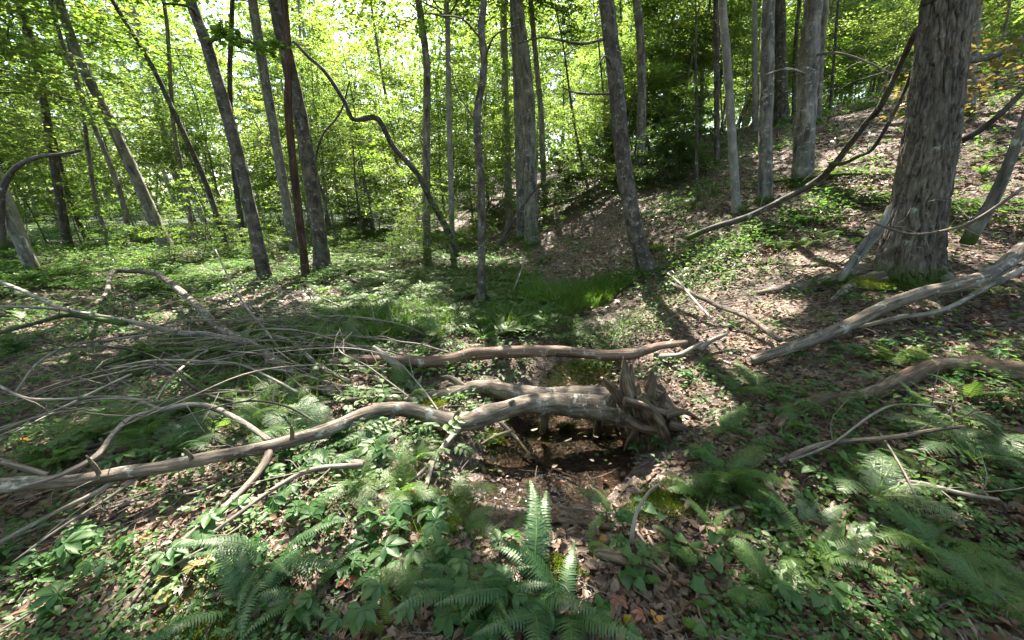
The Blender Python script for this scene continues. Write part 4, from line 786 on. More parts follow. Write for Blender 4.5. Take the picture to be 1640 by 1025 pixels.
# ------------------------------------------------------------------ ferns
def frond(seed, kind):
    g = np.random.default_rng(seed); n = 28 if kind == 'sword' else 21; t = np.linspace(0, 1, 14)
    el = R(62) - R(75 if kind == 'sword' else 85) * t; ds = 1 / 13.; P = [np.zeros(3)]
    for k in range(13): P.append(P[-1] + ds * np.array([0, math.cos(el[k]), math.sin(el[k])]))
    P = np.array(P); P[:, 0] += .06 * np.sin(t * 2.2) * g.normal(0, 1); mb = MB(); tube(mb, P, np.linspace(.006, .002, 14), 4, 20, 1, cap=False)
    for k in range(n):
        u = .14 + .85 * (k + .5) / n; c = np.array([np.interp(u, t, P[:, a]) for a in range(3)]); d = np.array([np.interp(min(1, u + .04), t, P[:, a]) for a in range(3)]) - c; d /= np.linalg.norm(d) + 1e-9
        up = np.cross([1, 0, 0], d); 
        if kind == 'sword': l = .13 * math.sin(math.pi * (.18 + .80 * (1 - (1 - u) ** 1.2)) ** .9) + .012
        else: l = .24 * (math.sin(math.pi * min(1, .12 + .86 * u)) ** .75) * (1.1 - .4 * u) + .012
        for sg in (-1, 1):
            dd = np.array([sg, 0, 0]) + d * (.28 if kind == 'sword' else .45) + up * g.normal(-.12, .08); dd = dd / np.linalg.norm(dd) * l * g.uniform(.9, 1.08)
            if kind == 'sword':
                w = .48 / n; f = d * w; a = c; v = [a - f * .75, a + f * .85, a + dd * .35 + f * .7 + up * .004, a + dd * .35 - f * .65 + up * .004, a + dd * .75 + f * .42, a + dd * .75 - f * .45, a + dd - up * .015 + f * .2]
                mb.add(v, None, [[0, 2, 1], [0, 3, 2], [3, 4, 2], [3, 5, 4], [5, 6, 4]] if sg > 0 else [[0, 1, 2], [0, 2, 3], [3, 2, 4], [3, 4, 5], [5, 4, 6]], 0)
            else:
                m = max(4, int(13 * l / .24) + 3); uu = (np.arange(m) + .5) / m; B = c + dd * uu[:, None] - up * (uu ** 2 * l * .18)[:, None]; sz = (.030 - .016 * uu) * (.5 + .5 * min(1, l / .16))
                for s2 in (-1, 1):
                    leafcloud(mb, B, d * s2 + dd / l * .45 + np.zeros((m, 3)), np.tile(up, (m, 1)) + g.normal(0, .15, (m, 3)), sz * .95, (np.array([[0, 0, 0], [-.36, .45, 0], [0, 1, -.05], [.36, .45, 0]]), SH_RHOMB[1]), 0)
    return mb
FR = {}
for kind in ('sword', 'lacy'):
    for i in range(3):
        mb = frond(30 + i + (7 if kind == 'lacy' else 0), kind)
        for m in ('fern_dark', 'fern_green', 'fern_shade', 'fern_yellow', 'fern_pale'): FR[kind, i, m] = None
        FR[kind, i] = mb
def frond_mesh(kind, i, m):
    if FR.get((kind, i, m)) is None: FR[kind, i, m] = FR[kind, i].mesh('frond', [m, 'stem_green'], bark=False, smooth=False)
    return FR[kind, i, m]
g4 = np.random.default_rng(21)
def fern(p, L, kind, m, label, group=None, n=7, az0=None, spread=6.28, upright=0.):
    e = root('fern', p, label, 'fern', group)
    for k in range(n):
        az = (g4.uniform(0, 6.28) if az0 is None else az0) + (k / n - .5) * spread + g4.normal(0, .12); s = L * g4.uniform(.75, 1.15)
        o = link('frond', frond_mesh(kind, int(g4.integers(0, 3)), m), e, (0, 0, 0), (g4.normal(upright, .16), g4.normal(0, .12), az), s)
FN = [  # px, py of the foot, length m, kind, material, fronds, label
    (845, 955, .36, 'sword', 'fern_dark', 9, 'big dark blue green fern in the bottom centre with glossy fronds'), (905, 985, .34, 'sword', 'fern_dark', 7, 'dark fern at the bottom edge right of the biggest one'),
    (770, 960, .30, 'sword', 'fern_dark', 7, 'dark fern left of the biggest one at the bottom'), (440, 900, .32, 'sword', 'fern_dark', 8, 'blue green fern with drooping fronds left of centre at the bottom'),
    (385, 985, .26, 'sword', 'fern_dark', 6, 'dark fern at the bottom left of the drooping one'), (500, 960, .22, 'sword', 'fern_dark', 6, 'small dark fern between the creepers at the bottom'),
    (625, 1010, .20, 'sword', 'fern_yellow', 3, 'bright yellow green upright frond at the bottom edge'), (690, 960, .22, 'lacy', 'fern_green', 6, 'light green fern right of the bright yellow green frond'),
    (980, 830, .22, 'sword', 'fern_green', 5, 'sunlit fern arching left beside the white stick'), (1165, 775, .36, 'lacy', 'fern_green', 10, 'lush bright green lacy fern right of the root stump'), (1120, 800, .26, 'lacy', 'fern_green', 7, 'lacy fern hanging into the hollow under the root stump'),
    (1150, 690, .28, 'lacy', 'fern_green', 6, 'pale green fern arching over the bank above the lush one'), (1210, 625, .30, 'lacy', 'fern_green', 6, 'tall fern on the bank under the end of the long grey limb'),
    (1400, 800, .34, 'lacy', 'fern_pale', 5, 'silvery white fern frond catching the sun at right'), (1300, 895, .30, 'sword', 'fern_green', 8, 'fern spreading left in the lower right'), (1290, 845, .24, 'sword', 'fern_pale', 5, 'small silvery fern above the spreading one'),
    (1500, 900, .30, 'lacy', 'fern_green', 6, 'arching fern in the lower right corner area'), (1590, 985, .26, 'lacy', 'fern_green', 7, 'bright green fern in the bottom right corner'), (1560, 740, .36, 'lacy', 'fern_pale', 9, 'grey green wispy fern clump at the right edge'),
    (1620, 720, .34, 'lacy', 'fern_pale', 8, 'wispy fern touching the right edge'), (1440, 580, .24, 'lacy', 'fern_yellow', 4, 'glowing yellow fern frond above the mossy log'), (1400, 580, .24, 'lacy', 'fern_green', 4, 'green fern left of the glowing yellow one'),
    (1470, 650, .28, 'sword', 'fern_pale', 5, 'pale fern hanging over the mossy rotting log'), (1390, 750, .22, 'sword', 'fern_green', 5, 'small fern beside the silvery frond'), (1240, 960, .24, 'lacy', 'fern_green', 6, 'fern in the lower right among brown leaves'),
    (1090, 880, .2, 'lacy', 'fern_green', 5, 'small lacy fern at the near bank of the pool'), (1140, 850, .22, 'sword', 'fern_green', 5, 'small fern below the lush lacy one'),
    (800, 540, .34, 'sword', 'fern_green', 7, 'upright fern behind the reddish log in the centre'), (775, 545, .34, 'lacy', 'fern_green', 6, 'lacy fern left of the upright one behind the log'), (700, 545, .4, 'lacy', 'fern_green', 8, 'shaded fern clump left of the crooked trunk'),
    (590, 600, .26, 'sword', 'fern_pale', 6, 'sunlit pale fern at the left end of the reddish log'), (660, 640, .24, 'sword', 'fern_pale', 5, 'pale fern between the logs'), (740, 640, .18, 'sword', 'fern_green', 4, 'small fern on the second stem of the fallen tree'),
    (595, 490, .34, 'lacy', 'fern_green', 4, 'glowing green fern in the sunny clearing'), (615, 500, .3, 'lacy', 'fern_green', 4, 'second glowing fern right beside the first in the clearing'),
    (400, 530, .4, 'lacy', 'fern_green', 8, 'fern under the thickest branch of the pile'), (560, 560, .4, 'lacy', 'fern_green', 9, 'dark green fern bed right of the brush pile'), (500, 555, .4, 'lacy', 'fern_green', 8, 'fern right behind the humped pale branch'),
    (720, 800, .26, 'lacy', 'fern_green', 8, 'fern left of the pool by the hanging limb'), (650, 790, .28, 'lacy', 'fern_green', 8, 'fern under the hanging limb of the fallen tree'), (740, 850, .2, 'lacy', 'fern_green', 6, 'fern at the left edge of the pool'),
    (860, 830, .2, 'lacy', 'fern_green', 5, 'narrow fern standing at the near side of the pool'), (580, 770, .28, 'lacy', 'fern_green', 7, 'fern right of the short thick dead limb'), (950, 700, .14, 'sword', 'fern_green', 5, 'tiny fern under the fallen tree near the stump'),
    (160, 700, .26, 'lacy', 'fern_green', 8, 'bright fern above the fallen tree at the left'), (110, 740, .24, 'lacy', 'fern_green', 7, 'fern touching the fallen tree at far left'), (330, 660, .26, 'lacy', 'fern_green', 8, 'fern under the arching limb'), (240, 700, .26, 'lacy', 'fern_green', 7, 'fern left under the arching limb'),
    (450, 660, .24, 'lacy', 'fern_green', 7, 'fern behind the fallen tree left of the dead limbs')]
for px, py, L, kind, m, nf, lab in FN:
    p = G(px, py); p[2] = H(p[0], p[1]) - .01; fern(p, L * (1.22 if px < 1000 else 1.0), kind, m, lab, None, nf)
# scattered ferns
def zone_px(x, y):  # left floor or right bank
    return x < creek_x(y)
n = 0
while n < 150:
    y = 2.0 + 9 * g4.uniform(0, 1) ** 1.3; x = g4.uniform(-1.65, 1.6) * y
    right = x > creek_x(y) + .7
    if abs(x - creek_x(y)) < .7 and y < 6.5: continue
    if right and g4.random() < .72: continue
    fern((x, y, float(H(x, y)) - .01), g4.uniform(.22, .42), 'lacy' if g4.random() < .8 else 'sword', 'fern_green' if g4.random() < .85 else 'fern_dark',
         'green fern ' + place_words((x, y, float(H(x, y)))), 'ferns on the right bank' if right else 'ferns of the left forest floor', int(g4.integers(4, 7))); n += 1
# herb carpet: too many plants to count
def carpet():
    g = np.random.default_rng(31); mb = MB()
    def scatter(n, y0, y1, k=1.2): 
        y = y0 + (y1 - y0) * g.uniform(0, 1, n) ** k; x = g.uniform(-1.95, 1.8, n) * y; return x, y
    x, y = scatter(17000, .9, 22, 1.55); u = x - creek_x(y); den = vnoise(np.c_[x * .7, y * .7, 0 * x], 12) * .5 + .5
    pr = np.where(u < -.6, .15 + .6 * den, np.where(u > .9, np.where(y < 3, .55, .18) + .35 * (den > .62), 0)); pr = np.where((u < .9) & (u > -.6) & (y > 6.5), .5, pr); pr = np.where((y < 2.4) & (y > 1.4) & (u > -.7) & (u < .9), .03, pr) * np.where(y < 3, .7, 1)
    ok = g.random(len(x)) < pr; x, y = x[ok], y[ok]; hh = g.uniform(.05, .22, len(x)) * np.interp(y, [1, 6, 12], [.5, 1.1, 1.6]); n = len(x)
    for r in range(11):
        az = g.uniform(0, 6.28, n); rr = g.uniform(.01, .11, n) * np.interp(y, [1, 8, 16], [.7, 1.3, 2]); P = np.c_[x + rr * np.cos(az), y + rr * np.sin(az), H(x, y) + hh * g.uniform(.4, 1, n)]
        leafcloud(mb, P, np.c_[np.cos(az), np.sin(az), g.normal(.1, .25, n)], np.array([0, 0, 1.]) + g.normal(0, .3, (n, 3)), np.interp(y, [1, 5, 14], [.028, .055, .10]) * g.uniform(.6, 1.3, n), SH_RHOMB if r % 3 else (SH_SIX[0] * [1.2, 1, .5], SH_SIX[1]))
    tag(link('ground_cover', mb.mesh('ground_cover', 'herb', bark=False)), 'low green herbs and seedlings covering the forest floor', None, None, 'stuff')
    # lacy fern carpet farther off
    mb = MB(); x, y = scatter(3600, 4.5, 22, 1.1); u = x - creek_x(y); den = vnoise(np.c_[x * .45, y * .45, 0 * x], 42)
    ok = ((u < -.3) & (den > -.45)) | ((u > .8) & (den > .45) & (g.random(len(x)) < .35)); x, y = x[ok], y[ok]
    for X, Y in zip(x, y):
        nf = 5; z = H(X, Y); a0 = g.uniform(0, 6.28); L = g.uniform(.25, .5)
        az = a0 + np.arange(nf) * 1.257; t = np.linspace(.12, 1, 8)
        A, Tt = np.meshgrid(az, t, indexing='ij'); A = A.ravel(); Tt = Tt.ravel(); P = np.c_[X + L * Tt * np.cos(A), Y + L * Tt * np.sin(A), z + L * (.85 * Tt - .62 * Tt ** 2) + .02]
        w = L * .34 * np.sin(np.pi * (.15 + .83 * Tt)) + .01
        for sg in (-1, 1):
            leafcloud(mb, P, np.c_[np.cos(A + sg * 1.2), np.sin(A + sg * 1.2), 0 * A - .15], np.array([0, 0, 1.]) + g.normal(0, .15, (len(A), 3)), w, (np.array([[0, 0, 0], [-.16, .4, 0], [0, 1, -.05], [.16, .4, 0]]), SH_RHOMB[1]))
    tag(link('fern_carpet', mb.mesh('fern_carpet', 'fern_shade', bark=False)), 'dense carpet of lacy ferns under the far trees', None, None, 'stuff')
    # bushy seedlings on the sunny patch above the creek
    mb = MB(); mw = MB()
    for px, py, s in ((1060, 480, .35), (1100, 450, .35), (1130, 430, .4), (1080, 420, .35), (1000, 530, .3), (1040, 525, .3), (960, 545, .25), (1150, 410, .35), (1100, 400, .4), (1170, 450, .3), (990, 560, .2), (1040, 600, .15), (960, 590, .15), (1200, 390, .35), (1260, 370, .35), (1310, 350, .35), (1060, 340, .5), (1100, 330, .5), (1010, 450, .3), (1330, 330, .3), (930, 560, .2)):
        p = G(px, py); n = 230; q = p + np.c_[g.normal(0, s, n), g.normal(0, s * .8, n), 0 * g.random(n)]; q[:, 2] = H(q[:, 0], q[:, 1]) + g.uniform(0, 1, n) * s * .9
        leafcloud(mb, q, g.normal(0, 1, (n, 3)) * [1, 1, .3], np.array([0, 0, 1.]) + g.normal(0, .35, (n, 3)), g.uniform(.04, .075, n) * depth(p) / 6, SH_OVATE)
    tag(link('undergrowth', mb.mesh('undergrowth', 'herb', bark=False)), 'sunlit bushy seedlings above the creek bank', None, None, 'stuff')
carpet()
# sedge patch up the creek and grass tufts
def grass():
    g = np.random.default_rng(5); mb = MB()
    for (px, py, rx, n, hgt) in ((920, 478, .85, 2600, .3), (880, 485, .6, 1400, .3), (960, 470, .6, 1200, .28), (820, 520, .5, 700, .25), (640, 520, .8, 1300, .28), (540, 540, .8, 1200, .28), (700, 900, .3, 220, .12), (450, 620, .6, 500, .2)):
        c = G(px, py); a = g.uniform(0, 6.28, n); r = rx * np.sqrt(g.uniform(0, 1, n)); x = c[0] + r * np.cos(a); y = c[1] + r * np.sin(a) * .9; z = H(x, y)
        D = g.normal(0, .45, (n, 3)); D[:, 2] = 1; leafcloud(mb, np.c_[x, y, z - .01], D, np.c_[np.cos(a), np.sin(a), 0 * a] + g.normal(0, .5, (n, 3)), hgt * g.uniform(.5, 1.2, n), (np.array([[-.02, 0, 0], [.02, 0, 0], [.018, .5, .05], [-.018, .5, .05], [.004, 1, .28]]), [[0, 1, 2], [0, 2, 3], [3, 2, 4]]))
    tag(link('grass', mb.mesh('grass', 'grass', bark=False)), 'soft green grass and sedge growing along the creek', None, None, 'stuff')
grass()
# ------------------------------------------------------------------ creepers and seedlings, each a plant
def creeper_leaf(m):
    mb = MB(); tube(mb, [(0, 0, -.12), (0, -.02, -.05), (0, 0, 0)], .0022, 3, 4, 1, cap=False)
    for a, s in ((0, .085), (50, .075), (-50, .075), (105, .055), (-105, .055)):
        leafcloud(mb, np.zeros((1, 3)), np.array([[math.sin(R(a)), math.cos(R(a)), -.1]]), np.array([[0, 0, 1.]]), s, _sh([(.03, 0), (.15, .2), (.26, .5), (.20, .75), (.0, 1)], .3, .25), 0)
    return mb.mesh('leaf', [m, 'stem_green'], bark=False, smooth=False)
def heart_leaf(m):
    mb = MB(); tube(mb, [(0, 0, -.10), (0, -.02, -.04), (0, 0, 0)], .0018, 3, 4, 1, cap=False)
    leafcloud(mb, np.zeros((1, 3)), np.array([[0, 1., -.15]]), np.array([[0, 0, 1.]]), .06, SH_HEART, 0); return mb.mesh('leaf', [m, 'stem_green'], bark=False, smooth=False)
def pinnate_leaf(m):
    mb = MB(); tube(mb, [(0, 0, -.08), (0, .03, .0), (0, .12, .02)], .002, 3, 6, 1, cap=False)
    for k in range(3):
        for sg in (-1, 1): leafcloud(mb, np.array([[0, .03 + .035 * k, .005 * k]]), np.array([[sg * 1., .5, -.05]]), np.array([[0, 0, 1.]]), .055 - .006 * k, SH_OVATE, 0)
    leafcloud(mb, np.array([[0, .12, .02]]), np.array([[0, 1., -.1]]), np.array([[0, 0, 1.]]), .055, SH_OVATE, 0); return mb.mesh('leaf', [m, 'stem_green'], bark=False, smooth=False)
LF = {('creeper', m): creeper_leaf(m) for m in ('creeper', 'creeper_pale', 'leaf_red')}; LF['heart', 'herb'] = heart_leaf('herb'); LF['pinnate', 'herb'] = pinnate_leaf('herb'); LF['heart', 'creeper'] = heart_leaf('creeper')
def plant(kind, m, p, n, s, label, group, name, cat):
    e = root(name, p, label, cat, group, None, None)
    for k in range(n):
        a = g4.uniform(0, 6.28); r = g4.uniform(.0, .10) * s
        link('leaf', LF[kind, m], e, (r * math.cos(a), r * math.sin(a), g4.uniform(.05, .13) * s), (g4.normal(0, .2), g4.normal(0, .2), g4.uniform(0, 6.28)), s * g4.uniform(.7, 1.2))
CP = [(600, 915), (655, 905), (700, 870), (560, 925), (640, 850), (690, 840), (690, 885), (720, 930), (520, 880), (590, 870), (340, 870), (370, 840), (400, 900), (230, 760), (180, 770), (430, 770), (470, 800), (490, 840), (110, 900), (60, 920), (150, 870),
      (600, 690), (680, 700), (540, 720), (620, 740), (460, 735), (880, 1000), (850, 1010), (790, 950), (760, 990), (740, 950), (280, 910), (690, 815), (520, 830), (480, 1000), (590, 1000), (660, 985), (100, 985), (20, 900), (720, 1000), (800, 1010)]
for i, (px, py) in enumerate(CP):
    p = G(px, py); p[2] = H(p[0], p[1]); plant('creeper', 'creeper', p, int(g4.integers(2, 5)), 1.0, 'green five leaflet creeper ' + place_words(p), 'green creepers of the lower left foreground', 'creeper', 'plant')
for px, py, m, lab in ((345, 915, 'creeper_pale', 'yellowing creeper left of the blue green fern'), (270, 960, 'creeper_pale', 'pinkish creeper star at the bottom left'), (690, 915, 'creeper_pale', 'pale yellow creeper beside the green ones at bottom centre'), (560, 950, 'leaf_red', 'red creeper leaf near the bottom, left of the yellow frond'),
                   (500, 985, 'leaf_red', 'red creeper leaf right of the drooping blue green fern'), (310, 940, 'creeper_pale', 'cream coloured creeper leaf above the pinkish star'), (230, 880, 'creeper_pale', 'yellow creeper leaf near the crossing sticks at lower left'), (1010, 985, 'leaf_red', 'small red leafed plant at the bottom right of centre')):
    p = G(px, py); p[2] = H(p[0], p[1]); plant('creeper', m, p, 2, .62, lab, None, 'creeper', 'plant')
HS = [(1040, 830, 2), (1000, 860, 2), (1060, 900, 3), (1040, 960, 3), (1100, 930, 3), (1120, 900, 3), (1130, 1000, 3), (1000, 930, 3), (1290, 790, 3), (1340, 760, 3), (1270, 770, 3), (1240, 730, 4), (1490, 680, 3), (1530, 690, 3), (1280, 660, 2), (1430, 660, 2), (1210, 840, 3), (1200, 990, 3), (1340, 1000, 3), (970, 1000, 3), (660, 760, 3), (560, 700, 3), (620, 700, 3), (400, 750, 3), (500, 770, 3), (180, 660, 3), (90, 660, 3), (300, 780, 3), (30, 720, 3)]
for k in range(56):
    y = 1.0 + 2.2 * g4.uniform(0, 1) ** 1.2; x = g4.uniform(.15, 1.6) * y
    if creek_mask(x, y) > .3 and y > 1.5: continue
    plant(('heart', 'pinnate', 'creeper')[k % 3], ('herb', 'herb', 'creeper')[k % 3], (x, y, float(H(x, y))), int(g4.integers(2, 6)), g4.uniform(.5, 1.0), ('little round leaved seedling ', 'little feather leaved seedling ', 'little creeper sprig ')[k % 3] + place_words((x, y, float(H(x, y)))), 'little plants on the right bank', ('seedling', 'herb', 'creeper')[k % 3], 'plant')
for k in range(26):
    y = 1.1 + 2.6 * g4.uniform(0, 1); x = g4.uniform(.2, 1.6) * y
    if creek_mask(x, y) > .3 and y > 1.5: continue
    fern((x, y, float(H(x, y)) - .01), g4.uniform(.12, .24), 'lacy' if k % 3 else 'sword', ('fern_green', 'fern_shade', 'fern_pale')[k % 3], 'small fern ' + place_words((x, y, float(H(x, y)))), 'small ferns of the right bank', int(g4.integers(3, 6)))
for px, py, n in HS:
    p = G(px, py); p[2] = H(p[0], p[1]); right = px > 900
    plant('heart', 'herb' if px % 20 else 'creeper', p, n + 1, 1.0, ('sparse ' if n < 3 else 'full ') + 'round leaved seedling ' + place_words(p), 'round leaved seedlings at right' if right else 'round leaved seedlings at left', 'seedling', 'plant')
for k in range(60):
    y = 1.9 + 4.5 * g4.uniform(0, 1) ** 1.3; x = g4.uniform(-1.65, .0) * y
    plant('pinnate', 'herb', (x, y, float(H(x, y))), int(g4.integers(3, 6)), g4.uniform(.8, 1.5), 'feather leaved herb ' + place_words((x, y, float(H(x, y)))), 'feather leaved herbs on the left', 'herb', 'plant')
for k in range(34):
    y = 1.1 + 1.6 * g4.uniform(0, 1); x = g4.uniform(-1.6, .5) * y
    if -.4 < x < .9 and y > 1.35: continue
    plant('creeper', 'creeper', (x, y, float(H(x, y))), int(g4.integers(2, 4)), g4.uniform(.6, 1.), 'green five leaflet creeper ' + place_words((x, y, float(H(x, y)))), 'green creepers of the lower left foreground', 'creeper', 'plant')

# ------------------------------------------------------------------ moss
def moss(px, py, rx, rz, label, n=900):
    rx *= 1.5; rz *= .5; n = int(n * 1.6); p = G(px, py); p[2] = H(p[0], p[1]); g = np.random.default_rng(int(px)); mb = MB(); a = g.uniform(0, 6.28, n); r = np.sqrt(g.uniform(0, 1, n)) * rx * (1 + .45 * np.sin(a * 3 + px) * np.sin(a * 5 + 2)); hgt = rz * np.sqrt(np.clip(1 - (r / rx / 1.35) ** 2, 0, 1))
    q = np.c_[r * np.cos(a), r * np.sin(a) * .8, hgt + g.normal(0, .006, n)]; D = q / (rx * 1.) + g.normal(0, .5, (n, 3)); D[:, 2] = abs(D[:, 2]) + .6
    leafcloud(mb, q, D, g.normal(0, 1, (n, 3)), .012 * g.uniform(.5, 1.4, n)); th = np.linspace(0, 2 * np.pi, 17)[:-1]
    P = [(0, 0, rz * .9)] + [(rx * f * .8 * math.cos(t), rx * f * .64 * math.sin(t), rz * .9 * math.sqrt(max(0, 1 - f * f)) - (.03 if f == 1 else 0)) for f in (.5, .85, 1.0) for t in th]
    tr = [[0, 1 + k, 1 + (k + 1) % 16] for k in range(16)]; qd = [[1 + r0 * 16 + k, 1 + (r0 + 1) * 16 + k, 1 + (r0 + 1) * 16 + (k + 1) % 16, 1 + r0 * 16 + (k + 1) % 16] for r0 in (0, 1) for k in range(16)]
    mb.add(P, qd, tr, 0); tag(link('moss_cushion', mb.mesh('moss_cushion', 'moss', bark=False), None, p), label, 'moss')
moss(888, 918, .07, .06, 'bright yellow green moss tuft in the bottom centre'); moss(1335, 892, .06, .04, 'sunlit moss patch in the lower right'); moss(1065, 815, .14, .10, 'mossy mound at the pool edge by the white stick', 1600)
moss(693, 650, .07, .06, 'glowing moss cushion under the second stem'); moss(860, 695, .12, .05, 'flat mossy stone in the creek under the fallen tree'); moss(1400, 455, .22, .12, 'dark moss cushion at the left foot of the furrowed tree', 1800)
moss(780, 700, .10, .05, 'moss on the left bank of the creek'); moss(930, 590, .18, .06, 'sunlit moss between the two logs', 1500); moss(440, 560, .1, .05, 'moss clump beside the brush pile'); moss(360, 1000, .16, .06, 'moss patch at the bottom left edge', 1800); moss(700, 830, .14, .1, 'mossy hummock at the left bank of the pool', 1600)
moss(905, 690, .05, .1, 'mossy stub sticking up below the fallen tree'); moss(1050, 395, .3, .1, 'moss below the blotched leaning trunk', 1500)

# ------------------------------------------------------------------ fallen leaves
LS = [_curl(SH_OVATE, .5), _curl(SH_OVATE, -.5), _curl(SH_OAK, .5), _curl(SH_OAK, -.4), (SH_MAPLE[0] * [1, 1, 2.5], SH_MAPLE[1]), _curl(SH_HEART, .6)]
def lm(i, m): mb = MB(); leafcloud(mb, np.array([[0, -.5, 0]]), np.array([[0, 1., 0]]), np.array([[0, 0, 1.]]), 1.0, LS[i]); return mb.mesh('fallen_leaf', m, bark=False)
LM = {}
def get_leaf(i, m):
    if (i, m) not in LM: LM[i, m] = lm(i, m)
    return LM[i, m]
for px, py, m, i, s, lab in ((895, 776, 'leaf_red', 4, .09, 'red leaf floating on the pool'), (1060, 1004, 'leaf_orange', 2, .10, 'large orange brown leaf at the bottom right of centre'), (893, 812, 'leaf_orange', 4, .05, 'orange leaf at the near edge of the pool'), (964, 864, 'leaf_orange', 0, .05, 'small orange leaf left of the white stick'),
                         (1252, 880, 'leaf_orange', 2, .06, 'orange leaf in the shade at lower right'), (1275, 860, 'leaf_orange', 0, .06, 'tan leaf standing up beside the orange one'), (1450, 917, 'leaf_orange', 0, .05, 'orange leaf in the sunny spot at lower right'), (1600, 488, 'leaf_orange', 2, .10, 'orange leaf on the right bank above its pair'),
                         (1585, 536, 'leaf_orange', 2, .10, 'long orange leaf on the right bank'), (1515, 775, 'leaf_orange', 4, .09, 'orange star shaped leaf by the wispy ferns'), (1100, 602, 'leaf_orange', 4, .10, 'vivid orange leaf in the sunny litter right of the stump'), (38, 702, 'leaf_orange', 4, .10, 'orange yellow leaf in the herbs at the left edge'),
                         (1408, 407, 'leaf_orange', 0, .08, 'orange leaf left of the furrowed tree'), (540, 614, 'leaf_orange', 2, .10, 'orange leaf under the brush near the splintered pole'), (1292, 611, 'leaf_yellow', 0, .06, 'yellow leaf on dark litter on the right bank'), (1030, 372, 'leaf_orange', 0, .12, 'tan leaf stuck on the blotched trunk foot'),
                         (135, 942, 'leaf_red', 2, .09, 'reddish brown leaf in the lower left'), (1150, 572, 'leaf_red', 0, .08, 'red leaf in the sunny litter'), (640, 770, 'leaf_yellow', 4, .07, 'yellow leaf under the hanging limb'), (1425, 632, 'leaf_yellow', 5, .06, 'lime yellow leaf on the mossy log'), (1015, 1010, 'leaf_yellow', 5, .06, 'pale yellow leaf at the bottom edge')):
    p = G(px, py, .015 if px != 895 else 0); 
    if px == 895: p = PZ(px, py, -.172)
    tag(link('fallen_leaf', get_leaf(i, m), None, p, (g4.normal(0, .25), g4.normal(0, .25), g4.uniform(0, 6.28)), s * 1.2), lab, 'leaf', 'coloured fallen leaves')
g5 = np.random.default_rng(77)
for k in range(290):
    y = .95 + 2.6 * g5.uniform(0, 1) ** 1.4; x = g5.uniform(-1.6, 1.65) * y; z = float(H(x, y)); wetp = creek_mask(x, y) > .3 and y > 1.75
    if wetp and g5.random() < .7: continue
    if wetp: z = max(z, -.178)
    zone = 'in the lower left litter' if x < -.3 else 'in the lower right litter' if x > .6 else 'in the bottom centre litter'
    tag(link('fallen_leaf', get_leaf(int(g5.integers(0, 6)), 'litter_near'), None, (x, y, z + .012), (g5.normal(0, .35), g5.normal(0, .35), g5.uniform(0, 6.28)), g5.uniform(.04, .085)), 'curled brown dead leaf ' + place_words((x, y, z)), 'leaf', 'brown dead leaves ' + zone)
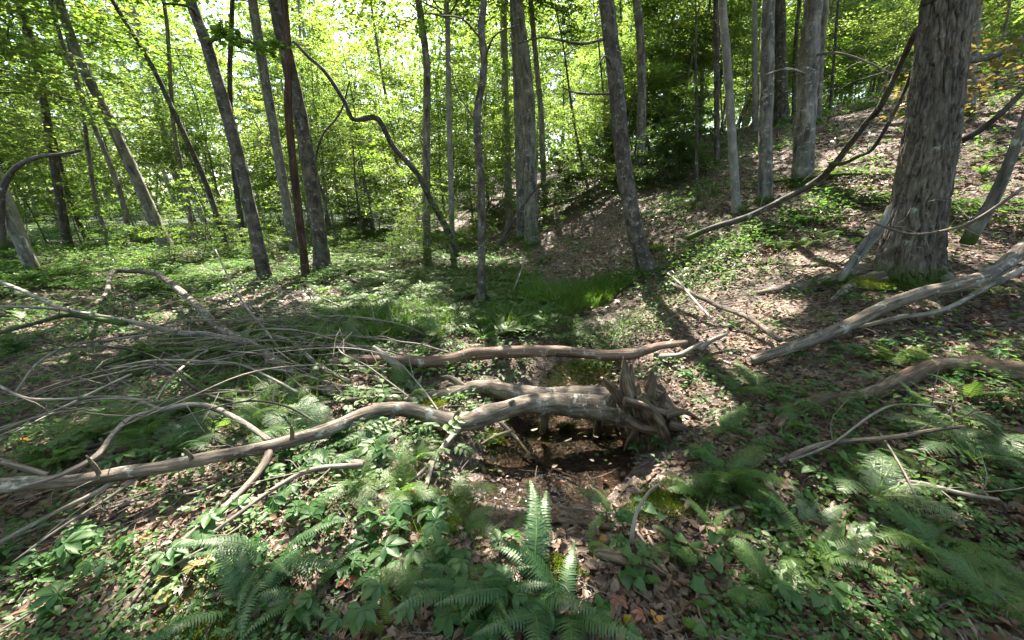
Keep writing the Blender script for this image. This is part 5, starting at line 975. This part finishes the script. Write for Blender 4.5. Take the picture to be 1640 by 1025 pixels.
def litter():
    g = np.random.default_rng(9)
    for name, m, n, y0, y1, k, smin, smax in (('leaf_litter', 'litter_near', 66000, .6, 9, 1.6, .022, .07), ('leaf_litter', 'litter', 34000, 6, 26, 1.2, .07, .13)):
        mb = MB(); y = y0 + (y1 - y0) * g.uniform(0, 1, n) ** k; x = g.uniform(-2.0, 1.9, n) * y; u = x - creek_x(y)
        ok = (g.random(n) < np.where(u > .4, 1, .42)) & ~((creek_mask(x, y) > .5) & (y > 1.8) & (y < 3.3) & (g.random(n) < .85)); x, y = x[ok], y[ok]; n2 = len(x)
        P = np.c_[x, y, np.maximum(H(x, y), np.where((y < 4) & (creek_mask(x, y) > .4), -.178, -9)) + g.uniform(0, .03, n2)]
        sh = g.integers(0, 6, n2); sh = np.where((sh > 3) & (y > 2.6), sh - 3, sh)
        for i in range(6):
            q = sh == i; c = q.sum(); shp = SH_RHOMB if (y0 > 5 or i == 0) else SH_SIX if i == 1 else (SH_SIX[0] * [.8, 1.15, -1.1], SH_SIX[1]) if i == 2 else (SH_SIX[0] * [1.3, .9, 1.2], SH_SIX[1]) if i == 3 else LS[2] if i == 4 else (SH_MAPLE[0] * [1, 1, 2.2], SH_MAPLE[1])
            if shp is SH_RHOMB: shp = (SH_RHOMB[0] * [1.1, 1, 2.0], SH_RHOMB[1])
            leafcloud(mb, P[q], g.normal(0, 1, (c, 3)) * [1, 1, .2], np.array([0, 0, 1.]) + g.normal(0, .38, (c, 3)), g.uniform(smin, smax, c), shp)
        tag(link(name, mb.mesh(name, m, bark=False, smooth=False)), 'dry brown leaf litter covering the ' + ('near ground' if y0 < 1 else 'hillside and far ground'), None, None, 'stuff')
    mb = MB(); n = 3200; y = .9 + 8 * g.uniform(0, 1, n) ** 1.6; x = g.uniform(-1.8, 1.8, n) * y; z = H(x, y) + g.uniform(.005, .04, n); a = g.uniform(0, 6.28, n); l = g.uniform(.05, .28, n) * np.interp(y, [1, 6], [.7, 1.5])
    for X, Y, Z, A, L in zip(x, y, z, a, l):
        p = np.array([X, Y, Z]); d = np.array([math.cos(A), math.sin(A), g.normal(0, .12)]) * L; mdl = p + d * .5 + g.normal(0, .05 * L, 3); tube(mb, [p, mdl, p + d], [.003, .0025, .0012], 3, 4, 0, cap=False)
    tag(link('twig_litter', mb.mesh('twig_litter', 'twig')), 'small dead twigs strewn over the leaf litter', None, None, 'stuff')
litter()
ORD = ['leftmost', 'second from left', 'third from left', 'fourth from left', 'fifth from left', 'sixth from left', 'seventh from left', 'eighth from left', 'ninth from left', 'tenth from left', 'eleventh from left', 'twelfth from left']
same = {}
for o in bpy.data.objects:
    if o.parent is None and o.get('label') and o.get('kind') is None: same.setdefault(o['label'], []).append(o)
for lab, os_ in same.items():
    if len(os_) < 2 or len(os_) > 12 or 'surrounding woods' in lab: continue
    def sx(o):
        q = np.array(o.location) - CAM; f = q[1] * math.cos(PITCH) - q[2] * math.sin(PITCH); return q[0] / max(f, .1)
    for o, w in zip(sorted(os_, key=sx), ORD):
        if len((lab + ', ' + w).split()) <= 16: o['label'] = lab + ', ' + w
print('TRIS', sum(len(m.loops) - 2 * len(m.polygons) for m in bpy.data.meshes), 'OBJ', len(bpy.data.objects))
